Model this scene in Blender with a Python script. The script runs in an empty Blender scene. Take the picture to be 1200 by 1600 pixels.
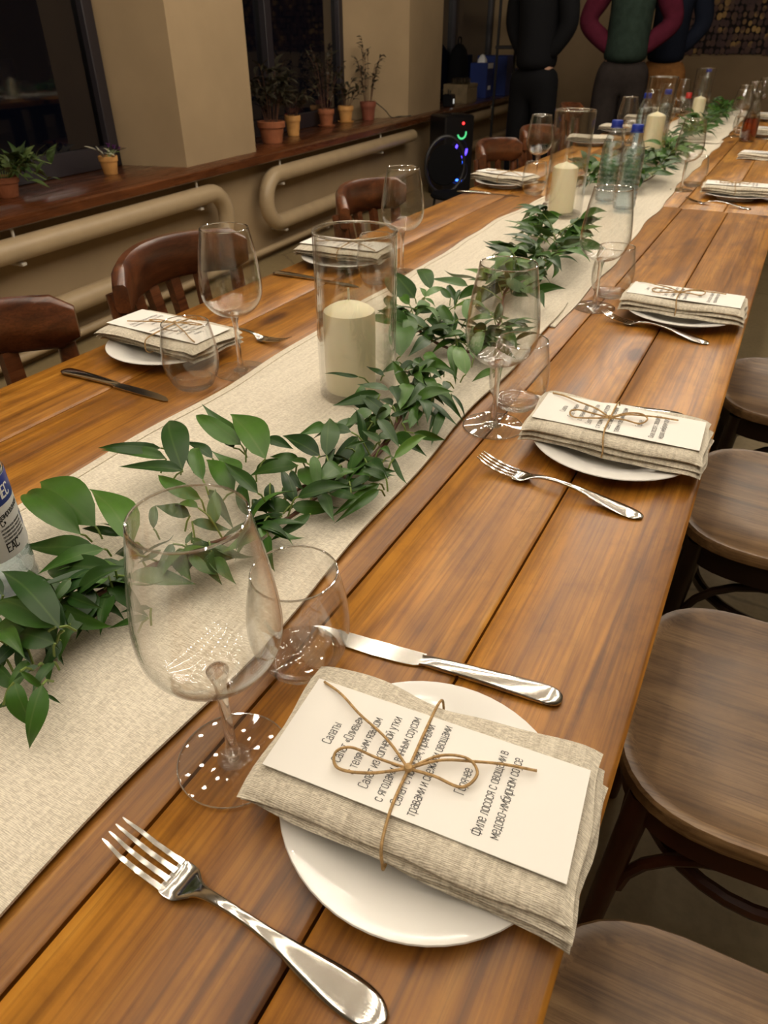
import bpy, math, random
from mathutils import Vector, Matrix

# ------------------------------------------------------------------ camera, world, exposure
SC = bpy.context.scene
COL = SC.collection
TZ = 0.75                      # table top height
FPX, CAMH = 1090.0, 0.43       # focal length in px (1200x1600 frame), camera height over the table
PITCH, YAW = math.radians(34.1725), math.radians(27.847)
_fh = Vector((-math.sin(YAW), math.cos(YAW), 0))
CR = Vector((math.cos(YAW), math.sin(YAW), 0))
CF = _fh * math.cos(PITCH) + Vector((0, 0, -math.sin(PITCH)))
CU = _fh * math.sin(PITCH) + Vector((0, 0, math.cos(PITCH)))
CAM = Vector((0, 0, TZ + CAMH))
_cd = bpy.data.cameras.new('camera')
_cd.sensor_fit = 'VERTICAL'; _cd.sensor_height = 24.0; _cd.lens = FPX / 1600 * 24.0
_cd.clip_start = 0.02; _cd.clip_end = 60
_cd.dof.use_dof = True; _cd.dof.focus_distance = .64; _cd.dof.aperture_fstop = 10.0
_co = bpy.data.objects.new('camera', _cd); COL.objects.link(_co)
_co.matrix_world = Matrix(((CR.x, CU.x, -CF.x, CAM.x), (CR.y, CU.y, -CF.y, CAM.y),
                           (CR.z, CU.z, -CF.z, CAM.z), (0, 0, 0, 1)))
SC.camera = _co
SC.view_settings.view_transform = 'Standard'
SC.view_settings.look = 'None'
SC.view_settings.gamma = 1.0
SC.view_settings.use_curve_mapping = False
SC.view_settings.exposure = 0.56
_w = bpy.data.worlds.new('night'); SC.world = _w; _w.use_nodes = True
_w.node_tree.nodes['Background'].inputs[0].default_value = (0.010, 0.012, 0.018, 1)
_w.node_tree.nodes['Background'].inputs[1].default_value = 1.0
SC.cycles.max_bounces = 8; SC.cycles.diffuse_bounces = 3; SC.cycles.glossy_bounces = 4; SC.cycles.transmission_bounces = 8; SC.cycles.transparent_max_bounces = 24
BULB = 84.0                    # emission of one bulb of the string lights
BULB_COL = (1.0, 0.90, 0.76)

def at(u, v, z):
    """point of the place seen at photo pixel (u, v), at height z above the table top"""
    d = CR * ((u - 600) / FPX) + CU * ((800 - v) / FPX) + CF
    t = (z - CAMH) / d.z
    return CAM + d * t

# ------------------------------------------------------------------ helpers
R = math.radians
PI = math.pi
def tag(o, label=None, cat=None, group=None, kind=None):
    if label: o['label'] = label
    if cat: o['category'] = cat
    if group: o['group'] = group
    if kind: o['kind'] = kind
    return o
def thing(name, label, cat, loc=(0, 0, 0), rz=0.0, group=None):
    o = bpy.data.objects.new(name, None); COL.objects.link(o)
    o.empty_display_size = 0.05
    o.location = loc; o.rotation_euler = (0, 0, rz)
    return tag(o, label, cat, group)
def inst(name, me, parent=None, loc=None, rot=None, scale=None):
    o = bpy.data.objects.new(name, me); COL.objects.link(o)
    if parent: o.parent = parent
    if loc is not None: o.location = loc
    if rot is not None: o.rotation_euler = rot
    if scale is not None: o.scale = scale
    return o

class MB:
    def __init__(s): s.v = []; s.f = []
    def add(s, vs, fs):
        n = len(s.v); s.v += [tuple(p) for p in vs]; s.f += [tuple(i + n for i in f) for f in fs]; return s
    def box(s, x0, x1, y0, y1, z0, z1, M=None):
        vs = [Vector((x, y, z)) for z in (z0, z1) for y in (y0, y1) for x in (x0, x1)]
        if M: vs = [M @ p for p in vs]
        return s.add(vs, [(0, 2, 3, 1), (4, 5, 7, 6), (0, 1, 5, 4), (2, 6, 7, 3), (0, 4, 6, 2), (1, 3, 7, 5)])
    def bbox(s, x0, x1, y0, y1, z0, z1, b=0.003, M=None):
        """box with chamfered edges"""
        b = min(b, (x1 - x0) / 2.01, (y1 - y0) / 2.01, (z1 - z0) / 2.01)
        rows = []
        for z, i in ((z0, b), (z0 + b, 0), (z1 - b, 0), (z1, b)):
            a0, a1, c0, c1 = x0 + i, x1 - i, y0 + i, y1 - i
            rows.append([(a0 + b, c0, z), (a1 - b, c0, z), (a1, c0 + b, z), (a1, c1 - b, z),
                         (a1 - b, c1, z), (a0 + b, c1, z), (a0, c1 - b, z), (a0, c0 + b, z)])
        vs = [Vector(p) for r in rows for p in r]
        if M: vs = [M @ p for p in vs]
        fs = [tuple(range(7, -1, -1)), tuple(range(24, 32))]
        for k in range(3):
            for j in range(8):
                fs.append((k * 8 + j, k * 8 + (j + 1) % 8, k * 8 + 8 + (j + 1) % 8, k * 8 + 8 + j))
        return s.add(vs, fs)
    def lathe(s, prof, n=32, c=(0, 0, 0), closed=False):
        vs = []; fs = []; m = len(prof)
        for (r, z) in prof:
            for k in range(n):
                a = 2 * PI * k / n
                vs.append((c[0] + r * math.cos(a), c[1] + r * math.sin(a), c[2] + z))
        for i in range(m if closed else m - 1):
            i2 = (i + 1) % m
            for k in range(n):
                k2 = (k + 1) % n
                fs.append((i * n + k, i * n + k2, i2 * n + k2, i2 * n + k))
        return s.add(vs, fs)
    def tube(s, pts, rad, n=8, cap=True, flat=1.0):
        pts = [Vector(p) for p in pts]; m = len(pts)
        rads = rad if isinstance(rad, (list, tuple)) else [rad] * m
        vs = []; fs = []; up = None
        for i, p in enumerate(pts):
            t = (pts[min(i + 1, m - 1)] - pts[max(i - 1, 0)])
            t = t.normalized() if t.length > 1e-9 else Vector((0, 0, 1))
            if up is None:
                up = Vector((0, 0, 1)) if abs(t.z) < .9 else Vector((1, 0, 0))
            a = t.cross(up)
            if a.length < 1e-6: a = t.cross(Vector((0.3, 1, 0.2)))
            a.normalize(); b = a.cross(t).normalized(); up = b
            for k in range(n):
                q = 2 * PI * k / n
                vs.append(p + a * (math.cos(q) * rads[i]) + b * (math.sin(q) * rads[i] * flat))
        for i in range(m - 1):
            for k in range(n):
                k2 = (k + 1) % n
                fs.append((i * n + k, i * n + k2, i * n + n + k2, i * n + n + k))
        if cap:
            fs.append(tuple(range(n - 1, -1, -1))); fs.append(tuple(range((m - 1) * n, m * n)))
        return s.add(vs, fs)
    def sweep(s, secs):
        """closed rings of equal length joined, ends capped"""
        n = len(secs[0]); vs = [p for r in secs for p in r]; fs = []
        for i in range(len(secs) - 1):
            for k in range(n):
                k2 = (k + 1) % n
                fs.append((i * n + k, i * n + k2, i * n + n + k2, i * n + n + k))
        fs.append(tuple(range(n - 1, -1, -1))); fs.append(tuple(range((len(secs) - 1) * n, len(secs) * n)))
        return s.add(vs, fs)
    def mesh(s, name, mat, smooth=True, angle=40):
        me = bpy.data.meshes.new(name); me.from_pydata(s.v, [], s.f); me.validate()
        if mat: me.materials.append(mat)
        if smooth:
            me.polygons.foreach_set('use_smooth', [True] * len(me.polygons))
            try: me.set_sharp_from_angle(angle=R(angle))
            except Exception: pass
        me.update(); return me
    def build(s, name, mat, parent=None, smooth=True, angle=40, **k):
        return inst(name, s.mesh(name, mat, smooth, angle), parent, **k)

def spline(pts, n=8):
    """Catmull-Rom through points"""
    P = [Vector(p) for p in pts]; P = [2 * P[0] - P[1]] + P + [2 * P[-1] - P[-2]]; out = []
    for i in range(1, len(P) - 2):
        for k in range(n):
            t = k / n; a, b, c, d = P[i - 1:i + 3]
            out.append(0.5 * ((2 * b) + (c - a) * t + (2 * a - 5 * b + 4 * c - d) * t * t + (3 * b - a - 3 * c + d) * t ** 3))
    out.append(P[-2]); return out

# ------------------------------------------------------------------ materials
def nt(name):
    m = bpy.data.materials.new(name); m.use_nodes = True; t = m.node_tree
    return m, t, t.nodes['Principled BSDF'], t.nodes['Material Output']
def N(t, kind, **kw):
    n = t.nodes.new(kind)
    for k, v in kw.items():
        if k in n.inputs.keys(): n.inputs[k].default_value = v
        else: setattr(n, k, v)
    return n
def ramp(t, fac, stops):
    r = t.nodes.new('ShaderNodeValToRGB'); e = r.color_ramp.elements
    while len(e) < len(stops): e.new(0.5)
    for q, (p, c) in zip(e, stops): q.position = p; q.color = (*c, 1)
    t.links.new(fac, r.inputs[0]); return r.outputs[0]
def mapping(t, src, scale=(1, 1, 1), loc=None):
    m = t.nodes.new('ShaderNodeMapping'); m.inputs['Scale'].default_value = scale
    t.links.new(src, m.inputs['Vector'])
    if loc is not None: t.links.new(loc, m.inputs['Location'])
    return m.outputs[0]
def noise(t, vec, scale, detail=3, rough=.55, dist=0.0):
    n = N(t, 'ShaderNodeTexNoise'); n.inputs['Scale'].default_value = scale; n.inputs['Detail'].default_value = detail
    n.inputs['Roughness'].default_value = rough; n.inputs['Distortion'].default_value = dist
    t.links.new(vec, n.inputs['Vector']); return n.outputs['Fac']
def math_(t, op, a, b=None, c=None):
    n = t.nodes.new('ShaderNodeMath'); n.operation = op
    for i, x in enumerate((a, b, c)):
        if x is None: continue
        if isinstance(x, (int, float)): n.inputs[i].default_value = x
        else: t.links.new(x, n.inputs[i])
    return n.outputs[0]
def mixc(t, fac, a, b, mode='MIX'):
    n = t.nodes.new('ShaderNodeMix'); n.data_type = 'RGBA'; n.blend_type = mode
    for s, x in ((0, fac), (6, a), (7, b)):
        if isinstance(x, (int, float)): n.inputs[s].default_value = x
        elif isinstance(x, tuple): n.inputs[s].default_value = (*x, 1)
        else: t.links.new(x, n.inputs[s])
    return n.outputs[2]
def bump(t, bsdf, h, strength=.3, dist=.001):
    b = t.nodes.new('ShaderNodeBump'); b.inputs['Strength'].default_value = strength; b.inputs['Distance'].default_value = dist
    t.links.new(h, b.inputs['Height']); t.links.new(b.outputs[0], bsdf.inputs['Normal'])
def flat(name, col, rough=.5, metal=0.0, var=0.0, vs=20, spec=.5, emit=None, estr=0.0, coat=0.0):
    m, t, b, o = nt(name)
    b.inputs['Base Color'].default_value = (*col, 1); b.inputs['Roughness'].default_value = rough
    b.inputs['Metallic'].default_value = metal; b.inputs['Specular IOR Level'].default_value = spec
    b.inputs['Coat Weight'].default_value = coat
    if var:
        tc = t.nodes.new('ShaderNodeTexCoord')
        f = noise(t, tc.outputs['Object'], vs, 4)
        t.links.new(ramp(t, f, [(.3, tuple(c * (1 - var) for c in col)), (.7, tuple(min(1, c * (1 + var)) for c in col))]), b.inputs['Base Color'])
    if emit:
        b.inputs['Emission Color'].default_value = (*emit, 1); b.inputs['Emission Strength'].default_value = estr
    return m
def wood(name, stops, grain=(46, 1.3, 46), rough=(.28, .5), knots=True, blotch=.55, along='Y', coat=.15):
    m, t, b, o = nt(name)
    tc = t.nodes.new('ShaderNodeTexCoord'); oi = t.nodes.new('ShaderNodeObjectInfo')
    cmb = t.nodes.new('ShaderNodeCombineXYZ')
    for k, mul in enumerate((37.0, 91.0, 53.0)):
        t.links.new(math_(t, 'MULTIPLY', oi.outputs['Random'], mul), cmb.inputs[k])
    src = tc.outputs['Object']
    if along == 'X':
        sp = t.nodes.new('ShaderNodeSeparateXYZ'); t.links.new(src, sp.inputs[0]); c2 = t.nodes.new('ShaderNodeCombineXYZ')
        t.links.new(sp.outputs[1], c2.inputs[0]); t.links.new(sp.outputs[0], c2.inputs[1]); t.links.new(sp.outputs[2], c2.inputs[2]); src = c2.outputs[0]
    add = t.nodes.new('ShaderNodeVectorMath'); add.operation = 'ADD'
    t.links.new(src, add.inputs[0]); t.links.new(cmb.outputs[0], add.inputs[1]); P = add.outputs[0]
    if knots:
        vo = N(t, 'ShaderNodeTexVoronoi'); vo.inputs['Scale'].default_value = 1.0; vo.voronoi_dimensions = '2D'
        t.links.new(mapping(t, P, (4.8, 1.7, 1.0)), vo.inputs['Vector']); kd = vo.outputs['Distance']
        warp = math_(t, 'MULTIPLY', math_(t, 'POWER', math_(t, 'SUBTRACT', 1.0, math_(t, 'MINIMUM', math_(t, 'MULTIPLY', kd, 3.0), 1.0)), 2.0), 1.1)
    g = noise(t, mapping(t, P, grain), 1.0, 6, .62, .6)
    ringv = noise(t, mapping(t, P, (7, .55, 7)), 1.0, 2, .5, .4)
    rr = math_(t, 'MULTIPLY', ringv, 9.0)
    if knots: rr = math_(t, 'ADD', rr, math_(t, 'MULTIPLY', warp, 3.2))
    rings = math_(t, 'PINGPONG', rr, 0.5)
    f = math_(t, 'ADD', math_(t, 'MULTIPLY', g, .78), math_(t, 'MULTIPLY', rings, .30))
    col = ramp(t, f, stops)
    bl = noise(t, mapping(t, P, (9, 3.2, 9)), 1.0, 5, .62, 1.0)
    col = mixc(t, blotch, col, ramp(t, bl, [(.34, (.27, .19, .14)), (.60, (1, 1, 1))]), 'MULTIPLY')
    if knots:
        kn = ramp(t, kd, [(.02, (.16, .10, .07)), (.045, (.30, .2, .15)), (.055, (.55, .45, .4)), (.11, (1, 1, 1))])
        col = mixc(t, .85, col, kn, 'MULTIPLY')
    fine = noise(t, mapping(t, P, (300, 6, 300)), 1.0, 3, .6)
    col = mixc(t, .55, col, ramp(t, fine, [(.36, (.45, .38, .32)), (.56, (1.05, 1.05, 1.05))]), 'MULTIPLY')
    sc = noise(t, mapping(t, P, (35, 26, 35)), 1.0, 6, .7)
    col = mixc(t, .35, col, ramp(t, sc, [(.34, (.5, .42, .36)), (.5, (1, 1, 1))]), 'MULTIPLY')
    t.links.new(col, b.inputs['Base Color'])
    t.links.new(math_(t, 'ADD', math_(t, 'MULTIPLY', g, rough[1] - rough[0]), rough[0]), b.inputs['Roughness'])
    b.inputs['Coat Weight'].default_value = coat; b.inputs['Coat Roughness'].default_value = .3
    bump(t, b, math_(t, 'ADD', f, math_(t, 'MULTIPLY', fine, .4)), .25, .0008)
    return m
def linen(name, dark, light, k=1.0, contrast=.5, rough=.9, rib=.14):
    m, t, b, o = nt(name)
    tc = t.nodes.new('ShaderNodeTexCoord'); P = tc.outputs['Object']
    a = noise(t, mapping(t, P, (220 * k, 1400 * k, 70 * k)), 1.0, 2, .5)
    c = noise(t, mapping(t, P, (1000 * k, 130 * k, 70 * k)), 1.0, 2, .5)
    s = noise(t, mapping(t, P, (260 * k, 9 * k, 9)), 1.0, 2, .5)
    w = N(t, 'ShaderNodeTexWave'); w.bands_direction = 'Y'; w.inputs['Scale'].default_value = 300 * k; w.inputs['Distortion'].default_value = 2.5
    t.links.new(P, w.inputs['Vector'])
    f = math_(t, 'ADD', math_(t, 'MULTIPLY', a, .60), math_(t, 'MULTIPLY', c, .22))
    f = math_(t, 'ADD', f, math_(t, 'MULTIPLY', s, .18))
    f2 = math_(t, 'ADD', math_(t, 'MULTIPLY', w.outputs['Fac'], rib), math_(t, 'SUBTRACT', f, rib / 2))
    col = ramp(t, f2, [(.5 - .25 * contrast, dark), (.5 + .25 * contrast, light)])
    t.links.new(col, b.inputs['Base Color']); b.inputs['Roughness'].default_value = rough
    b.inputs['Specular IOR Level'].default_value = .15
    b.inputs['Sheen Weight'].default_value = .15
    bump(t, b, f2, .5, .0007)
    return m
def thin_glass(name, tint=(.985, .985, .98), base=.040, gain=.72, power=3.2, edge=.55):
    m, t, b, o = nt(name); t.nodes.remove(b)
    tr = N(t, 'ShaderNodeBsdfTransparent')
    gl = N(t, 'ShaderNodeBsdfGlossy'); gl.inputs['Roughness'].default_value = .03; gl.inputs[0].default_value = (1, 1, 1, 1)
    lw = N(t, 'ShaderNodeLayerWeight'); lw.inputs['Blend'].default_value = .5
    F = lw.outputs['Facing']
    t.links.new(mixc(t, math_(t, 'POWER', F, 4.0), tint, tuple(c * edge for c in tint)), tr.inputs[0])
    f = math_(t, 'ADD', math_(t, 'MULTIPLY', math_(t, 'POWER', F, power), gain), base)
    mx = N(t, 'ShaderNodeMixShader'); t.links.new(f, mx.inputs[0]); t.links.new(tr.outputs[0], mx.inputs[1]); t.links.new(gl.outputs[0], mx.inputs[2])
    t.links.new(mx.outputs[0], o.inputs['Surface']); return m
def thick_glass(name, col=(1, 1, 1), ior=1.45, clear=.35):
    m, t, b, o = nt(name); t.nodes.remove(b)
    g = N(t, 'ShaderNodeBsdfGlass'); g.inputs['IOR'].default_value = ior; g.inputs['Roughness'].default_value = 0.0; g.inputs[0].default_value = (*col, 1)
    tr = N(t, 'ShaderNodeBsdfTransparent'); tr.inputs[0].default_value = (*col, 1)
    mx = N(t, 'ShaderNodeMixShader'); mx.inputs[0].default_value = clear
    t.links.new(g.outputs[0], mx.inputs[1]); t.links.new(tr.outputs[0], mx.inputs[2]); t.links.new(mx.outputs[0], o.inputs['Surface']); return m
def leafmat(name, dark, light, back):
    m, t, b, o = nt(name)
    oi = t.nodes.new('ShaderNodeObjectInfo'); ge = t.nodes.new('ShaderNodeNewGeometry'); tc = t.nodes.new('ShaderNodeTexCoord')
    col = ramp(t, oi.outputs['Random'], [(0.0, dark), (.72, tuple((a + b_) / 2 for a, b_ in zip(dark, light))), (1.0, light)])
    v = noise(t, mapping(t, tc.outputs['Object'], (9, 3, 3)), 1.0, 3)
    col = mixc(t, .5, col, ramp(t, v, [(.3, (.7, .7, .7)), (.7, (1.15, 1.15, 1.1))]), 'MULTIPLY')
    sp = t.nodes.new('ShaderNodeSeparateXYZ'); t.links.new(tc.outputs['Object'], sp.inputs[0])
    rib = math_(t, 'MINIMUM', math_(t, 'MULTIPLY', math_(t, 'ABSOLUTE', sp.outputs[0]), 70.0), 1.0)
    col = mixc(t, rib, mixc(t, .5, col, back), col)
    col = mixc(t, math_(t, 'MULTIPLY', ge.outputs['Backfacing'], .6), col, back)
    t.links.new(col, b.inputs['Base Color']); b.inputs['Roughness'].default_value = .42; b.inputs['Specular IOR Level'].default_value = .4
    return m

M = {}
M['table'] = wood('stained_pine', [(.22, (.17, .060, .006)), (.5, (.46, .190, .018)), (.78, (.63, .31, .046))])
M['table2'] = wood('stained_pine_far', [(.22, (.22, .082, .010)), (.5, (.52, .235, .030)), (.78, (.68, .37, .07))])
M['under'] = flat('dark_frame_wood', (.03, .014, .006), .6, var=.3)
M['chair'] = wood('walnut_chair', [(.3, (.05, .014, .005)), (.55, (.16, .05, .016)), (.8, (.26, .095, .03))], grain=(20, 2, 20), rough=(.22, .4), knots=False, blotch=.3, coat=.4)
M['chair_seat'] = wood('worn_oak_seat', [(.25, (.13, .068, .025)), (.5, (.29, .165, .068)), (.8, (.50, .32, .15))], grain=(34, 2.2, 34), rough=(.3, .5), knots=False, blotch=.45, along='X', coat=.2)
M['chair_dark'] = flat('dark_chair_frame', (.022, .010, .006), .35, var=.25, coat=.2)
M['chair_red'] = flat('mahogany_frame', (.07, .02, .009), .35, var=.3, coat=.2)
M['sill'] = wood('sill_wood', [(.25, (.06, .018, .006)), (.55, (.15, .046, .013)), (.8, (.24, .08, .025))], grain=(20, 1.5, 20), rough=(.2, .35), knots=False, blotch=.4, coat=.5)
M['runner'] = linen('runner_linen', (.54, .475, .37), (.86, .79, .65), .9, .50)
M['hem'] = linen('runner_hem', (.53, .465, .36), (.84, .765, .62), 1.1, .5)
M['napkin'] = linen('napkin_linen', (.36, .31, .23), (.82, .75, .61), 1.0, .60, rib=.20)
M['card'] = flat('card_paper', (.86, .83, .77), .7, spec=.2)
M['ink'] = flat('ink', (.012, .012, .014), .7)
M['twine'] = flat('jute', (.44, .285, .13), .85, var=.35, vs=300, spec=.1)
M['china'] = flat('porcelain', (.86, .84, .79), .12, spec=.55)
M['steel'] = flat('steel', (.56, .54, .50), .12, 1.0)
M['glass'] = thin_glass('clear_glass')
M['rim'] = thin_glass('rim_glass', (.9, .9, .88), .42, .5, 1.5)
M['cylglass'] = thin_glass('cylinder_glass', (.955, .955, .945), .06, .8, 3.0)
M['solidglass'] = thick_glass('solid_glass')
M['wax'] = flat('wax', (.92, .85, .60), .5, spec=.3, var=.03, vs=10)
M['wax'].node_tree.nodes['Principled BSDF'].inputs['Subsurface Weight'].default_value = .25
M['wax'].node_tree.nodes['Principled BSDF'].inputs['Subsurface Radius'].default_value = (.01, .006, .003)
M['wick'] = flat('wick', (.75, .68, .5), .8)
M['leaf'] = leafmat('leaf_green', (.011, .045, .006), (.056, .145, .014), (.08, .14, .03))
M['leaf2'] = leafmat('leaf_bright', (.045, .13, .014), (.10, .21, .026), (.12, .19, .05))
M['twig'] = flat('twig_green', (.16, .23, .045), .6)
M['vine'] = flat('vine_brown', (.095, .04, .02), .7, var=.35, vs=60)
M['pet'] = thick_glass('water_bottle', (.92, .96, .98), 1.33, .50)
M['petshell'] = thin_glass('bottle_shell', (.86, .92, .97), .06, .8, 2.6)
M['cap'] = flat('blue_cap', (.012, .035, .30), .35)
M['label_w'] = flat('label_white', (.70, .70, .70), .45)
M['label_b'] = flat('label_blue', (.012, .03, .28), .4)
M['white'] = flat('white_print', (.85, .85, .85), .5)
M['wall'] = flat('wall_paint', (.36, .26, .15), .85, var=.07, vs=3, spec=.2)
M['wall_back'] = flat('wall_paint_back', (.36, .26, .155), .85, var=.07, vs=3, spec=.2)
M['ceil'] = flat('ceiling_paint', (.22, .19, .145), .9)
M['pipe'] = flat('pipe_paint', (.43, .32, .19), .42, var=.06, vs=8)
M['metal_w'] = flat('bracket', (.55, .5, .42), .5)
M['black'] = flat('black_metal', (.012, .011, .012), .45)
M['blackp'] = flat('black_plastic', (.010, .010, .012), .3)
M['frame'] = flat('window_frame', (.022, .018, .022), .4)
M['pane'] = thin_glass('window_pane', (.25, .26, .30), .07, .7, 3.0)
M['terra'] = flat('terracotta', (.30, .095, .035), .75, var=.15)
M['terra_y'] = flat('ochre_pot', (.55, .27, .075), .7, var=.1)
M['terra_d'] = flat('dark_terracotta', (.22, .06, .03), .75, var=.15)
M['soil'] = flat('soil', (.02, .013, .008), .95)
M['plant'] = leafmat('plant_leaf', (.03, .06, .015), (.10, .14, .04), (.10, .13, .05))
M['plant_d'] = leafmat('dark_plant_leaf', (.022, .020, .013), (.06, .05, .028), (.06, .055, .03))
M['plant_y'] = flat('yellow_leaf', (.55, .50, .08), .6)
M['petal'] = flat('violet_petal', (.10, .015, .13), .6)
M['pale_leaf'] = flat('pale_leaf', (.42, .40, .30), .6)
M['blue_box'] = flat('blue_carton', (.014, .035, .20), .5)
M['wicker'] = flat('box_board', (.22, .16, .085), .8, var=.2)
M['amber'] = thick_glass('amber_drink', (.75, .26, .04), 1.35, .3)
M['red'] = flat('red_cap', (.35, .02, .015), .4)
M['darkbottle'] = flat('dark_bottle', (.012, .014, .012), .12)
M['clearb'] = thin_glass('clear_bottle', (.85, .86, .85), .08, .8, 2.4)
M['yellow'] = flat('yellow_green', (.35, .45, .03), .5)
M['skin'] = flat('skin', (.42, .24, .16), .55, var=.05)
M['hair'] = flat('hair', (.02, .013, .009), .6)
M['cl_black'] = flat('black_cloth', (.006, .006, .007), .9, spec=.1)
M['cl_green'] = flat('green_cloth', (.022, .036, .028), .9, spec=.1, var=.2)
M['cl_burg'] = flat('burgundy_cloth', (.075, .010, .022), .9, spec=.1, var=.15)
M['cl_navy'] = flat('navy_cloth', (.010, .013, .024), .9, spec=.1)
M['cl_grey'] = flat('charcoal_cloth', (.030, .024, .022), .9, spec=.1, var=.15)
M['cl_tan'] = flat('tan_cloth', (.26, .115, .035), .85, spec=.15, var=.15)
M['shoe'] = flat('shoe', (.015, .012, .01), .5)
M['led_b'] = flat('led_blue', (.01, .02, .1), .4, emit=(.03, .12, 1.0), estr=5)
M['led_v'] = flat('led_violet', (.02, .01, .1), .4, emit=(.10, .05, 1.0), estr=2.2)
M['led_g'] = flat('led_green', (.01, .1, .03), .4, emit=(.1, .7, .25), estr=.9)
M['led_r'] = flat('led_red', (.1, .01, .01), .4, emit=(1.0, .03, .03), estr=3)
M['led_w'] = flat('led_white', (.5, .5, .5), .4, emit=(.8, .8, .75), estr=.5)
M['bulb'] = flat('lit_bulb', (1, .9, .7), .3, emit=BULB_COL, estr=BULB)
M['wire'] = flat('black_wire', (.01, .01, .01), .6)

def floor_mat():
    m, t, b, o = nt('concrete_floor')
    tc = t.nodes.new('ShaderNodeTexCoord'); P = tc.outputs['Object']
    a = noise(t, P, 1.3, 6, .6); f = noise(t, P, 55, 3)
    col = ramp(t, a, [(.3, (.20, .145, .068)), (.55, (.28, .21, .105)), (.75, (.34, .26, .14))])
    col = mixc(t, .35, col, ramp(t, f, [(.35, (.6, .6, .58)), (.6, (1, 1, 1))]), 'MULTIPLY')
    w = N(t, 'ShaderNodeTexNoise'); w.inputs['Scale'].default_value = 2.4; w.inputs['Detail'].default_value = 4
    t.links.new(P, w.inputs['Vector']); wv = t.nodes.new('ShaderNodeVectorMath'); wv.operation = 'MULTIPLY_ADD'
    t.links.new(w.outputs['Color'], wv.inputs[0]); wv.inputs[1].default_value = (.35, .35, .35); t.links.new(P, wv.inputs[2])
    vo = N(t, 'ShaderNodeTexVoronoi'); vo.feature = 'DISTANCE_TO_EDGE'; vo.inputs['Scale'].default_value = 1.15
    t.links.new(wv.outputs[0], vo.inputs['Vector'])
    col = mixc(t, .55, col, ramp(t, vo.outputs['Distance'], [(.003, (.35, .3, .25)), (.010, (1, 1, 1))]), 'MULTIPLY')
    t.links.new(col, b.inputs['Base Color']); b.inputs['Roughness'].default_value = .55
    bump(t, b, f, .12, .001); return m
M['floor'] = floor_mat()
def disc_mat():
    m, t, b, o = nt('wood_discs'); ge = t.nodes.new('ShaderNodeNewGeometry')
    tc = t.nodes.new('ShaderNodeTexCoord'); cl = noise(t, tc.outputs['Object'], 2.6, 2)
    c = ramp(t, math_(t, 'ADD', math_(t, 'MULTIPLY', ge.outputs['Random Per Island'], .55), math_(t, 'MULTIPLY_ADD', cl, 1.5, -.5)), [(0, (.035, .012, .014)), (.45, (.075, .026, .022)), (.7, (.13, .06, .028)), (.82, (.36, .20, .05)), (1, (.52, .32, .09))])
    t.links.new(c, b.inputs['Base Color']); b.inputs['Roughness'].default_value = .6; return m
M['discs'] = disc_mat()

# ------------------------------------------------------------------ the room, in the frame of the window wall
WA = R(4.45); WD = -2.576
WN = Vector((math.cos(WA), math.sin(WA), 0)); WT = Vector((-math.sin(WA), math.cos(WA), 0))
WLOC = WN * WD
def wl(off, s, z): return WN * (WD + off) + WT * s + Vector((0, 0, z))
def wobj(name, mb, mat, parent=None, kind='structure', smooth=True):
    if parent: return mb.build(name, mat, parent, smooth)
    o = mb.build(name, mat, None, smooth, loc=WLOC, rot=(0, 0, WA))
    if kind: o['kind'] = kind
    return o
S0, S1, WID, CEIL = -3.2, 11.2, 6.6, 3.1
SILL = .615
wobj('floor', MB().box(-.5, WID + .2, S0 - .2, S1 + .2, -.1, 0), M['floor'])
wobj('ceiling', MB().box(-.5, WID + .2, S0 - .2, S1 + .2, CEIL, CEIL + .1), M['ceil'])
wobj('wall_right', MB().box(WID, WID + .15, S0, S1, 0, CEIL), M['wall_back'])
wobj('wall_front', MB().box(-.45, WID, S0 - .15, S0, 0, CEIL), M['wall_back'])
wobj('wall_back', MB().box(-.45, WID, S1, S1 + .15, 0, CEIL), M['wall_back'])
wall = wobj('wall_left', MB().box(-.45, 0, S0, S1, 0, SILL - .045), M['wall'])
PIERS = [(S0, .95, .95), (3.33, 4.01, 3.25, 4.06), (6.48, 7.30, 5.98, 7.34), (10.3, S1, 10.2)]
def pier(s0, s1, b0, b1, z1):
    mb = MB()
    vs = [(0, s0, SILL - .045), (0, s1, SILL - .045), (-.45, b1, SILL - .045), (-.45, b0, SILL - .045),
          (0, s0, z1), (0, s1, z1), (-.45, b1, z1), (-.45, b0, z1)]
    return mb.add(vs, [(0, 3, 2, 1), (4, 5, 6, 7), (0, 1, 5, 4), (1, 2, 6, 5), (2, 3, 7, 6), (3, 0, 4, 7)])
for k, (a, b, c, d) in enumerate([(S0, .75, S0, .80), (3.33, 4.01, 3.25, 4.06), (6.48, 7.30, 5.98, 7.34), (10.3, S1, 10.2, S1)]):
    p = pier(a, b, c, d, CEIL); o = p.build('pier', M['wall'], wall, smooth=False)
inst('lintel', MB().box(-.45, 0, S0, S1, 2.55, CEIL).mesh('lintel', M['wall'], False), wall, loc=(0, 0, .0))
# window sill board (one board, front edge proud of the wall)
wobj('trim_1', MB().bbox(-.42, .12, S0, S1 - .01, SILL - .048, SILL, .006), M['sill'])
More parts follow.
